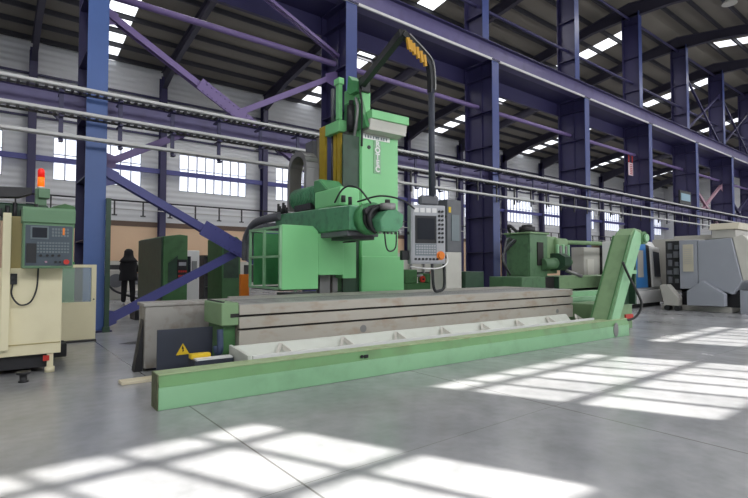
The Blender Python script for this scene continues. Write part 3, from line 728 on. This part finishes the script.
M().box(8.5, 8.78, .37, .4, .2, .3).build('red_block', 'red', t, label='red block low at its front')
M().cyl((8.5, .9, .5), (8.5, .9, .66), .06, 14).build('pump', 'dark_steel', t)

# ------------------------------------------------------------------ second boring mill behind on the right
t = thing('milling_machine', 'dull green milling machine with boxy column behind the right end of the table', 'milling machine', (12.6, 8.6, 0))
MB().box(12.65, 13.55, 8.6, 9.45, .9, 2.2).build('column_box', 'dull_green', t, .012)
MB().box(12.6, 13.6, 8.55, 9.5, 2.2, 2.25).build('column_lid', 'old_green', t, .006)
MB().box(12.63, 12.65, 8.65, 9.4, .95, 2.15).build('side_panel', 'dull_green', t)
MB().box(13.0, 13.3, 8.57, 8.6, 1.25, 1.95).build('dark_opening', 'groove', t)
MB().box(13.55, 14.1, 8.6, 9.2, 1.0, 2.15).build('gear_case', 'old_green', t, .03, segs=2)
MB().prism([(8.1, 1.25), (8.1, 1.5), (8.3, 1.62), (8.6, 1.62), (8.6, 1.1), (8.3, 1.1)], 'x', 13.7, 14.05).build('cutter_head', 'dark_green', t)
MB().cyl((13.2, 8.55, 1.28), (14.1, 8.4, 1.34), .18, 18).cyl((14.1, 8.4, 1.34), (14.4, 8.35, 1.36), .11, 18).build('spindle_housing', 'dull_green', t)
MB().box(13.9, 14.5, 8.45, 8.9, 1.5, 2.1).build('front_head', 'old_green', t, .06, segs=2)
for i in range(5): MB().box(13.75 + .15 * i, 13.83 + .15 * i, 8.36, 8.44, 1.45 + .06 * (i % 3), 1.9 - .05 * (i % 2)).build('lever', 'grey_metal' if i % 2 else 'pale_green', t, .01)
MB().cyl((13.9, 8.2, 1.1), (14.3, 7.9, .92), .05, 8).build('stay', 'grey_metal', t)
MB().cyl((12.95, 8.9, 2.25), (12.95, 8.9, 2.42), .24, 20).cyl((12.95, 8.9, 2.42), (12.95, 8.9, 2.48), .16, 20).build('top_motor', 'dark_steel', t)
MB().tube(curve([(12.75, 9.1, 2.25), (12.6, 9.2, 2.42), (12.7, 9.4, 2.47), (12.9, 9.5, 2.3)]), .05, 8).build('motor_duct', 'dark_steel', t)
MB().cyl((14.4, 8.7, 2.0), (19.2, 8.7, 2.05), .07, 12).build('long_arm', 'old_green', t)
MB().box(11.38, 12.5, 8.0, 9.1, .5, .93).build('bed_block', 'dull_green', t, .01)
MB().box(12.5, 13.2, 8.15, 9.3, .4, .9).build('gap_shade', 'groove', t)  # near-black block stands in for the shade between the beds
MB().box(13.2, 19.4, 8.0, 9.3, .55, .92).build('long_bed', 'old_green', t, .01)
MB().box(13.18, 13.2, 8.0, 9.3, .5, .92).build('bed_end', 'dark_green', t)
MB().box(11.6, 19.3, 8.2, 9.2, 0, .5).build('plinth', 'dark_green', t)
for i in range(4): MB().tube(curve([(12.7, 9.3 - .1 * i, 2.1), (12.45, 9.3, 2.0 - .1 * i), (12.35 - .03 * i, 9.3, 1.4), (12.5, 9.2, .96)]), .028, 8).build('hose', 'rubber' if i % 2 else 'hose_grey', t)
t = mthing('guide_rails', 'green ribbed machine bed with slots behind the right end of the table', 'machine bed', 9, 1.6)
M().box(7.7, 10.3, 1.35, 2.0, .0, .5).build('bed_body', 'pale_green', t, .008)
M().box(7.65, 10.4, 1.33, 1.5, .5, .58).box(7.65, 10.4, 1.8, 2.05, .5, .66).build('rail', 'pale_green', t, .005)
m = M()
for i in range(5): m.box(7.8 + .5 * i, 8.12 + .5 * i, 1.345, 1.35, .38, .43)
m.build('slot', 'groove', t)
tag(MB().box(10.15, 10.9, 8.9, 9.6, 0, 1.08).build('green_cabinet', 'dark_green', None, .01), 'low dark green cabinet at the foot of the broad violet column', 'cabinet')

# electrical cabinet right behind the pendant
t = thing('electrical_cabinet', 'tall narrow cabinet behind the hanging control panel, blue-grey above and cream below', 'cabinet', (9.85, 9.2, 0))
MB().box(9.55, 10.1, 9.0, 9.6, 1.6, 3.0).build('upper_body', 'hose_grey', t, .01)
MB().box(9.5, 10.1, 9.0, 9.6, 0, 1.6).build('lower_body', 'pale_metal', t, .01)
MB().box(9.7, 10.0, 8.98, 9.0, 1.9, 2.6).build('door', 'key_grey', t)
MB().box(9.6, 9.68, 8.985, 9.0, 2.65, 2.8).build('plate', 'yellow', t)
t = thing('switch_column', 'row of small white boxes on a dark rack beside the broad violet column', 'rack', (10.5, 9.9, 0))
MB().box(10.35, 10.6, 9.9, 10.1, 0, 3.0).build('rack_post', 'dark_inside', t)
for z in (1.3, 1.7, 2.2, 2.5): MB().box(10.33, 10.55, 9.8, 9.9, z, z + (.14 if z > 1.5 else .2)).build('switch_box', 'pale_metal', t, .005)
# clutter behind the mill between column and pendant
t = thing('small_lathe', 'small green machine with red valve wheels seen between boring mill and hanging panel', 'lathe', (11.7, 12.3, 0))
MB().box(10.5, 13.0, 12.0, 12.6, .3, .66).build('bed', 'leaf_green', t, .01)
MB().box(10.75, 11.3, 12.0, 12.5, .66, 1.12).build('headstock', 'leaf_green', t, .03)
MB().box(11.75, 12.1, 12.0, 12.5, .66, .98).build('carriage', 'leaf_green', t, .03)
MB().box(10.6, 11.1, 12.1, 12.5, 0, .3).build('foot', 'leaf_green', t)
MB().box(12.4, 12.9, 12.1, 12.5, 0, .3).build('foot', 'leaf_green', t)
for x, z in ((11.45, .8), (11.93, 1.02)):
    w_ = MB().cyl((x, 11.96, z), (x, 11.9, z), .11, 16).build('handwheel', 'red', t)
    MB().cyl((x, 11.9, z), (x, 11.86, z), .03, 8).build('hub', 'dark_steel', w_)
MB().cyl((11.3, 12.25, .9), (12.6, 12.25, .9), .05, 10).build('shaft', 'grey_metal', t)
t = thing('white_cabinet', 'pale wall cabinet with pipes behind the small green lathe', 'cabinet', (13.5, 14.7, 0))
MB().box(12.6, 15.2, 14.5, 15, 0, 1.75).build('body', 'pale_metal', t, .01)
for x in (13.2, 13.9): MB().cyl((x, 14.4, 0), (x, 14.4, 2.0), .05, 8).build('pipe', 'grey_metal', t)
MB().box(12.6, 15.2, 14.47, 14.5, .9, 1.0).build('band', 'dark_steel', t)

# ------------------------------------------------------------------ left background
t = thing('green_machine', 'tall dark green machine cabinet with a red-buttoned panel beside the person', 'machine cabinet', (3.8, 14, 0))
MB().box(3.46, 3.5, 13.02, 15.4, 0, 1.96).build('side_wall', 'dark_green', t, .01)
MB().prism([(3.5, 0), (4.1, 0), (4.1, 2.02), (3.9, 2.04), (3.5, 1.98)], 'y', 13.0, 15.4).build('body', 'leaf_green', t, .01)
MB().prism([(3.62, .8), (3.85, .8), (3.85, 1.5), (3.62, 1.3)], 'y', 12.98, 13.0).build('recess', 'dark_green', t)
MB().box(3.84, 4.08, 12.96, 13.0, .85, 1.4).build('panel', 'key_dark', t)
for i in range(4):
    for z in (.95, 1.07): MB().box(3.86 + .055 * i, 3.9 + .055 * i, 12.94, 12.96, z, z + .05).build('red_button', 'red', t)
MB().box(3.87, 4.05, 12.94, 12.96, 1.24, 1.33).build('dial_row', 'panel_grey', t)
t = thing('green_machine', 'dark green machine cabinet with a peaked top behind the indigo brace', 'machine cabinet', (5.1, 13.5, 0))
MB().prism([(5.1, 0), (5.62, 0), (5.62, 1.95), (5.52, 2.05), (5.2, 2.05), (5.08, 1.98)], 'y', 13.2, 14.3).build('body', 'leaf_green', t, .01)
MB().prism([(5.14, .9), (5.56, .9), (5.56, 1.9), (5.14, 1.9)], 'y', 13.18, 13.2).build('door', 'dark_green', t)
t = thing('white_machine', 'small white machine with a dark window between the two green cabinets', 'machine', (5.1, 16.8, 0))
MB().box(4.9, 5.6, 16.5, 17.3, 0, 1.75).build('body', 'white_paint', t, .03, segs=2)
MB().box(4.98, 5.3, 16.47, 16.5, 1.0, 1.55).build('window', 'screen_dark', t)
MB().box(5.35, 5.5, 16.46, 16.5, .8, 1.4).build('panel', 'grey_metal', t)
t = thing('tool_rack', 'dark open rack with red and white parts right of the small white machine', 'rack', (6.0, 16.6, 0))
MB().box(5.75, 5.8, 16.5, 17, 0, 1.6).box(6.4, 6.45, 16.5, 17, 0, 1.6).box(5.75, 6.45, 16.5, 17, .5, .53).box(5.75, 6.45, 16.5, 17, 1.0, 1.03).box(5.75, 6.45, 16.5, 17, 1.57, 1.6).build('rack_frame', 'dark_steel', t)
MB().box(5.78, 6.42, 16.9, 17, .02, 1.58).build('back_panel', 'dark_inside', t)
for i in range(4): MB().box(5.85 + .14 * i, 5.93 + .14 * i, 16.55, 16.7, 1.03, 1.2 + .06 * (i % 2)).build('rack_part', ('red', 'pale_metal')[i % 2], t)
tag(MB().box(4.36, 4.55, 10.2, 10.3, 0, 1.05).build('orange_post', 'orange', None, .005), 'orange upright board behind the steel table, left of the green cab', 'post')
t = thing('shelf_rack', 'grey shelf rack loaded with parts behind the boring mill cab', 'rack', (5.9, 10.4, 0))
for x in (5.35, 6.5): MB().box(x, x + .05, 9.6, 9.65, 0, 1.15).build('upright', 'pale_green', t)
for z in (.2, .5, .8): MB().box(5.3, 6.6, 9.6, 10.1, z, z + .03).build('shelf', 'dark_steel', t)
for i in range(5): MB().box(5.4 + .23 * i, 5.55 + .23 * i, 9.65, 9.9, .83, .9 + .05 * (i % 3)).build('stored_part', ('red', 'grey_metal', 'dark_steel')[i % 3], t)
t = thing('grey_machine', 'cluttered pale machine with pipes left of the person near the tan wall', 'machine', (3.6, 20, 0))
MB().box(3.2, 4.0, 20, 21, 0, 1.1).build('base', 'warm_grey', t, .02)
MB().box(3.15, 3.6, 20.3, 21, 1.1, 1.75).build('upper_body', 'white_paint', t, .02)
MB().cyl((3.75, 19.95, .7), (3.75, 20.1, .7), .25, 18).build('wheel', 'hose_grey', t)
MB().tube(curve([(3.3, 19.9, .9), (3.6, 19.7, .4), (4.0, 19.6, .2), (4.4, 19.6, .05)]), .04, 8).build('pipe', 'dark_steel', t)
t = thing('wall_shelf', 'long pale shelf units standing along the tan far wall', 'shelf', (8, 27, 0))
MB().box(4.3, 14, 27.2, 27.9, 0, 1.5).build('unit', 'pale_metal', t)
for i in range(8): MB().box(4.6 + 1.2 * i, 5.4 + 1.2 * i, 27.15, 27.2, .3, 1.3).build('opening', ('dark_inside', 'hose_grey')[i % 2], t)
t = thing('door_frame', 'slim dark green upright frame just right of the left blue column', 'frame', (1.79, 10.2, 0))
MB().box(1.75, 1.83, 10.3, 10.36, .1, 2.5).build('upright', 'dark_green', t)
MB().box(1.72, 1.84, 10.28, 10.34, 0, .1).build('foot', 'dark_green', t)
tag(MB().box(2.7, 4.6, 12.2, 12.75, 0, .22).build('low_step', 'dark_inside', None, .01), 'low dark platform in front of the tall green machine cabinet', 'platform')

# person -------------------------------------------------------------
def person():
    px, py = 3.5, 16.8
    t = thing('person', 'person in black headscarf, long black top and trousers standing turned away', 'person', (px, py, 0), radians(-20))
    me = bpy.data.meshes.new('body'); V = []; E = []; R = []
    def jv(x, y, z, r, r2=None, link=None):
        V.append((x, y, z)); R.append((r, r2 or r))
        if link is not None: E.append((link, len(V) - 1))
        return len(V) - 1
    pel = jv(0, 0, .93, .16, .12)
    w = jv(0, 0, 1.12, .13, .1, pel); ch = jv(0, -.01, 1.32, .16, .11, w); nk = jv(0, 0, 1.47, .06, .06, ch)
    hd = jv(0, .02, 1.57, .085, .095, nk); jv(0, .02, 1.68, .08, .09, hd)
    for s in (-1, 1):
        sh = jv(s * .17, 0, 1.4, .06, .06, ch); el = jv(s * .24, .06, 1.13, .045, .045, sh); wr = jv(s * .2, .26, 1.04, .03, .03, el)
        hp = jv(s * .1, 0, .86, .1, .1, pel); kn = jv(s * .12, .02, .48, .09, .09, hp); an = jv(s * .13, -.01, .1, .07, .07, kn)
    me.from_pydata(V, E, []); o = bpy.data.objects.new('body', me); C.objects.link(o); o.parent = t
    md = o.modifiers.new('skin', 'SKIN')
    for i, r in enumerate(R): me.skin_vertices[0].data[i].radius = r
    me.skin_vertices[0].data[0].use_root = True
    md.use_smooth_shade = True
    s = o.modifiers.new('sub', 'SUBSURF'); s.levels = 2; s.render_levels = 2
    me.materials.append(MATS['black_cloth'])
    TM = Matrix.LocRotScale(t.location, t.rotation_euler, None)
    def N(): return MB(TM)
    N().tube([(0, .0, 1.36), (0, 0, 1.44), (0, .0, 1.52), (0, .0, 1.6), (0, .0, 1.69), (0, .01, 1.755), (0, .01, 1.775)], [.27, .22, .15, .135, .13, .08, .01], 20).build('headscarf', 'black_cloth_top', t)
    N().tube([(0, .0, .78), (0, 0, .95), (0, 0, 1.12), (0, 0, 1.3), (0, 0, 1.42)], [.27, .26, .22, .25, .18], 20).build('long_top', 'black_cloth_top', t)
    fc = N().ball((0, .07, 1.6), .075, 14, 1.25); fc.tube([(0, .13, 1.61), (0, .165, 1.58), (0, .14, 1.57)], [.012, .016, .008], 6); fc.build('face', 'skin', t)
    N().ball((-.028, .138, 1.62), .009, 8).ball((.028, .138, 1.62), .009, 8).build('eyes', 'key_dark', t)
    for sgn in (-1, 1):
        h = N(); c = Vector((sgn * .195, .3, 1.03)); h.tube([c + Vector((0, -.04, .0)), c, c + Vector((0, .05, 0))], [.022, .034, .028], 10)
        for i, L in enumerate((.055, .066, .062, .048)):
            b = c + Vector(((i - 1.5) * .017, .045, 0)); h.tube([b, b + Vector((0, L * .5, -.005)), b + Vector((0, L * .85, -.03))], [.009, .0085, .006], 6)
        b = c + Vector((-sgn * .025, -.005, 0)); h.tube([b, b + Vector((-sgn * .025, .03, -.01)), b + Vector((-sgn * .03, .055, -.02))], [.011, .01, .007], 6)
        h.build('hand', 'skin', t)
        N().tube([(sgn * .12, -.07, .05), (sgn * .12, .0, .055), (sgn * .125, .1, .045), (sgn * .125, .17, .03)], [.035, .045, .042, .025], 10).build('shoe', 'shoe_grey', t)
person()

# ------------------------------------------------------------------ left machining centre
t = thing('machining_center', 'cream machining centre at the left edge with green control panel on its front', 'milling machine', (0, 7.2, 0))
MB().prism([(-2.4, .22), (.71, .22), (.71, 1.2), (.12, 1.2), (.12, 1.19), (-2.4, 1.19)], 'y', 6.8, 8.4).build('front_body', 'cream', t, .006)
MB().box(-2.4, .7, 6.79, 6.8, .34, .35).build('panel_seam', 'cream_olive', t)
MB().box(.14, .215, 6.72, 6.8, .3, 1.81).build('door_post', 'cream', t, .004)
MB().box(.215, .34, 6.9, 6.95, 1.2, 1.79).build('inner_post', 'cream_olive', t)
MB().box(-2.4, .12, 7.0, 8.4, 1.2, 1.8).build('upper_body', 'warm_grey', t, .01)
MB().box(-2.3, .6, 6.9, 8.3, .06, .2).build('under_frame', 'dark_steel', t)
m = MB().box(.58, .64, 6.82, 6.9, .0, .24); m.cyl((.61, 6.86, 0), (.61, 6.86, .06), .05, 12); m.build('leg', 'cream', t)
MB().box(.54, .6, 6.8, 6.83, .14, .2).build('red_tag', 'red', t)
MB().box(.7, .86, 7.6, 7.9, .04, .22).build('black_block', 'rubber', t, .01)
MB().box(-.9, -.84, 6.82, 6.9, .0, .24).build('leg', 'cream', t)
# control head
MB().box(.31, .78, 6.5, 6.78, 1.2, 1.86).build('control_case', 'control_green', t, .01)
MB().prism([(6.47, 1.7), (6.46, 1.84), (6.5, 1.87), (6.78, 1.87), (6.78, 1.7)], 'x', .3, .79).build('control_hood', 'control_green', t, .005)
MB().box(.33, .765, 6.488, 6.5, 1.23, 1.67).build('control_face', 'control_face', t)
sb = MB().box(.375, .54, 6.478, 6.488, 1.52, 1.66).build('screen_bezel', 'key_grey', t)
MB().box(.39, .525, 6.47, 6.478, 1.535, 1.645).build('screen', 'screen_dark', sb)
m = MB()
for i in range(6):
    for j in range(3): m.box(.57 + .028 * i, .59 + .028 * i, 6.478, 6.488, 1.55 + .035 * j, 1.575 + .035 * j)
m.build('keypad', 'key_grey', t); m = MB()
for i in range(11):
    for j in range(4): m.box(.435 + .028 * i, .455 + .028 * i, 6.478, 6.488, 1.37 + .033 * j, 1.39 + .033 * j)
m.build('keypad', 'key_grey', t)
MB().box(.67, .69, 6.474, 6.488, 1.57, 1.65).build('orange_key', 'orange', t)
for x in (.47, .53, .58, .64): MB().cyl((x, 6.49, 1.34), (x, 6.465, 1.34), .014, 12).build('knob', 'key_dark', t)
for x in (.61, .65): MB().cyl((x, 6.49, 1.27), (x, 6.465, 1.27), .012, 12).build('knob', 'key_dark', t)
MB().box(.34, .43, 6.475, 6.488, 1.26, 1.47).build('side_keypad', 'key_dark', t)
MB().cyl((.71, 6.49, 1.27), (.71, 6.45, 1.27), .028, 20).build('stop_button', 'red', t, label='red emergency stop button')
MB().cyl((.52, 6.49, 1.27), (.52, 6.465, 1.27), .012, 12).build('button', 'brace_pink', t)
MB().box(.2, .28, 6.76, 6.8, 1.02, 1.14).cyl((.24, 6.76, 1.1), (.24, 6.73, 1.1), .03, 14).build('handwheel_unit', 'key_dark', t, .004)
MB().tube(curve([(.24, 6.76, 1.02), (.23, 6.75, .92), (.27, 6.74, .83), (.33, 6.74, .79), (.41, 6.74, .83), (.46, 6.74, .98), (.47, 6.74, 1.2)]), .009, 8).build('curled_cable', 'rubber', t)
# head, arm and beacon
MB().prism([(-1.0, 1.95), (.3, 2.05), (.42, 2.1), (.42, 2.17), (-1.0, 2.1)], 'y', 7.2, 7.4).build('dark_arm', 'dark_inside', t)
MB().box(.1, .6, 7.3, 7.8, 1.8, 1.98).build('head_casting', 'dark_green', t, .02)
m = MB()
for i in range(7): m.cyl((.12 + .07 * i, 7.25, 1.8), (.12 + .07 * i, 7.25, 1.9 + .04 * (i % 3)), .022, 8)
m.build('fitting', 'dark_inside', t)
MB().box(.47, .59, 7.45, 7.55, 1.8, 2.2).box(.5, .62, 7.4, 7.56, 2.08, 2.2).build('beacon_post', 'control_green', t, .005)
MB().prism([(.6, 1.75), (.97, 1.75), (.97, 2.06), (.85, 2.09), (.7, 2.04)], 'y', 8.0, 8.4).build('rear_cover', 'leaf_green', t, .01)
bt = thing('warning_beacon', 'orange and red signal beacon on the green post of the cream machine', 'signal lamp', (.53, 7.5, 2.2))
MB().cyl((.53, 7.5, 2.2), (.53, 7.5, 2.23), .042, 18).build('base', 'pale_metal', bt)
MB().cyl((.53, 7.5, 2.23), (.53, 7.5, 2.35), .038, 20).build('orange_lens', 'lamp_orange', bt)
MB().tube([(.53, 7.5, 2.35), (.53, 7.5, 2.43), (.53, 7.5, 2.455), (.53, 7.5, 2.465)], [.038, .038, .03, .01], 20).build('red_lens', 'lamp_red', bt)
# door panel standing beside
t = thing('door_panel', 'cream door panel with a clear window standing beside the left machine', 'panel', (1.2, 9.25, 0))
m = MB(); m.box(.9, 1.45, 9.28, 9.33, .02, .64); m.box(.9, .95, 9.28, 9.33, .64, 1.25); m.box(1.38, 1.45, 9.28, 9.33, .64, 1.25); m.box(.95, 1.38, 9.28, 9.33, 1.2, 1.25)
m.build('frame', 'cream', t, .003)
MB().box(.95, 1.38, 9.3, 9.31, .64, 1.2).build('window_pane', 'door_glass', t)
MB().cyl((1.415, 9.28, .68), (1.415, 9.27, .68), .012, 10).build('lock', 'key_dark', t)
MB().box(.9, 1.45, 9.2, 9.45, .0, .03).build('foot_plate', 'dark_steel', t)
tag(MB().box(.9, 1.2, 9.8, 10.1, 0, 1.3).build('green_casing', 'mill_side_green', None, .01), 'green casing seen through the clear window of the cream door panel', 'casing')
t = thing('spool_flange', 'small dark metal flange lying on the floor at the lower left', 'flange', (.34, 6.42, 0))
MB().tube([(.34, 6.42, 0), (.34, 6.42, .015), (.34, 6.42, .016), (.34, 6.42, .085), (.34, 6.42, .086), (.34, 6.42, .11)], [.045, .045, .032, .036, .065, .068], 24).build('body', 'dark_inside', t)
MB().cyl((.34, 6.42, .11), (.34, 6.42, .112), .04, 20).build('bore', 'groove', t)
for (x, y, r, lb) in ((1.98, 8.6, .24, 'larger dark oil stain on the concrete left of the slab'), (2.0, 8.0, .15, 'smaller dark oil stain on the concrete left of the slab')):
    tag(MB().prism([(x + r * cos(i * pi / 9) * (1 + .25 * sin(i * 2.3)), y + .8 * r * sin(i * pi / 9) * (1 + .2 * cos(i * 1.7))) for i in range(18)], 'z', .0, .003).build('oil_stain', 'dark_inside'), lb, 'stain')

# ------------------------------------------------------------------ right machines
t = thing('cnc_lathe', 'white machine with a blue door and slanted window behind the chip conveyor', 'lathe', (16, 7, 0))
MB().box(14.67, 16.93, 6.6, 7.5, .12, .5).build('base', 'white_paint', t, .01)
MB().box(14.8, 16.8, 6.7, 7.4, 0, .12).build('plinth', 'dark_steel', t)
MB().prism([(14.75, .5), (16.75, .5), (16.6, 1.8), (16.3, 1.98), (14.75, 1.98)], 'y', 6.7, 7.5).build('housing', 'white_paint', t, .015)
bd = MB().prism([(15.04, .58), (15.85, .58), (15.7, 1.9), (15.5, 1.97), (15.04, 1.97)], 'y', 6.64, 6.7).build('blue_door', 'door_blue', t, .008)
MB().box(15.15, 15.5, 6.62, 6.64, .9, 1.7).build('door_window', 'warm_grey', bd)
MB().prism([(15.85, .58), (16.1, .58), (15.95, 1.85), (15.7, 1.9)], 'y', 6.65, 6.7).build('dark_opening', 'groove', t)
sd_ = MB().prism([(16.1, .58), (16.72, .58), (16.58, 1.8), (15.95, 1.85)], 'y', 6.6, 6.7).build('slanted_door', 'white_paint', t, .008)
MB().prism([(16.2, .9), (16.6, .9), (16.5, 1.65), (16.1, 1.68)], 'y', 6.58, 6.6).build('door_window', 'slate_sheet', sd_)
t = thing('machine_cabinet', 'pale grey machine cabinet with a dark unit behind the long green arm', 'cabinet', (18.5, 9.9, 0))
MB().box(17.7, 18.9, 9.7, 10.2, 0, 1.95).build('body', 'warm_grey', t, .01)
MB().box(17.9, 18.4, 9.67, 9.7, .9, 1.5).build('door', 'pale_metal', t)
MB().box(18.9, 19.9, 9.6, 10.1, 0, 1.95).build('dark_unit', 'dark_inside', t, .01)

t = thing('turning_center', 'large grey turning centre with sloping side at the far right', 'lathe', (16.5, 5.1, 0))
MB().box(15.4, 22.0, 4.4, 6.1, .0, .14).build('skid', 'warm_grey', t, .01)
MB().box(17.2, 20.0, 6.2, 7.06, .4, 2.1).box(15.5, 22.0, 5.0, 6.0, .5, 1.98).build('rear_housing', 'warm_grey', t, .01)
MB().box(15.47, 15.5, 5.58, 5.99, .55, 1.95).build('dark_bay', 'dark_inside', t)
for i in range(5):
    for j in range(2): MB().box(15.42, 15.47, 5.64 + .17 * j, 5.74 + .17 * j + .03 * (i % 2), .75 + .24 * i, .87 + .24 * i + .06 * ((i + j) % 2)).build('bay_component', 'hose_grey', t)
MB().box(15.3, 15.5, 5.13, 5.57, .6, 1.95).build('side_door', 'lathe_grey', t, .01)
cpn = MB().box(15.27, 15.3, 5.22, 5.47, 1.08, 1.83).build('cream_panel', 'lathe_lid', t)
m = MB()
for i in range(8): m.box(15.26, 15.27, 5.25, 5.44, 1.3 + .055 * i, 1.32 + .055 * i)
m.build('louvre', 'warm_grey', cpn)
MB().prism([(5.12, .75), (5.12, 1.93), (4.33, 1.97), (4.12, .85), (4.33, .48)], 'x', 15.3, 21.8).build('main_housing', 'lathe_grey', t, .02)
MB().prism([(5.32, .16), (5.32, .55), (4.95, .84), (4.45, .5), (4.45, .18)], 'x', 15.05, 15.28).build('pentagon_cover', 'lathe_grey', t, .01)
MB().prism([(4.32, 1.97), (4.11, .85), (3.8, .92), (3.85, 1.75), (4.1, 2.05)], 'x', 15.34, 21.8).build('front_guard', 'pale_metal', t, .01)
tb = MB().box(15.4, 16.9, 4.26, 4.8, 1.97, 2.2).build('top_box', 'warm_grey', t, .01)
MB().prism([(15.35, 2.2), (16.95, 2.2), (16.8, 2.38), (15.5, 2.38)], 'y', 4.2, 4.86).build('top_lid', 'lathe_lid', tb, .008)
MB().box(15.8, 19, 4.9, 5.9, 1.97, 2.1).build('roof_box', 'warm_grey', t, .01)
MB().box(15.5, 21, 3.95, 5.6, .14, .6).build('dark_base', 'dark_inside', t)
MB().box(15.4, 15.7, 3.85, 4.2, 0, .6).build('leg', 'lathe_grey', t)
MB().box(16.4, 16.7, 3.7, 3.9, 0, .7).build('leg', 'lathe_grey', t)
t = thing('swarf_bin', 'grey wheeled swarf scoop on the floor beside the big grey turning centre', 'bin', (15.1, 5.7, 0))
MB().prism([(5.5, .14), (5.85, .14), (5.97, .7), (5.78, .72), (5.5, .36)], 'x', 14.95, 15.25).build('scoop', 'warm_grey', t, .01)
for y in (5.55, 5.8): MB().cyl((14.97, y, .07), (15.2, y, .07), .07, 10).build('wheel', 'rubber', t)
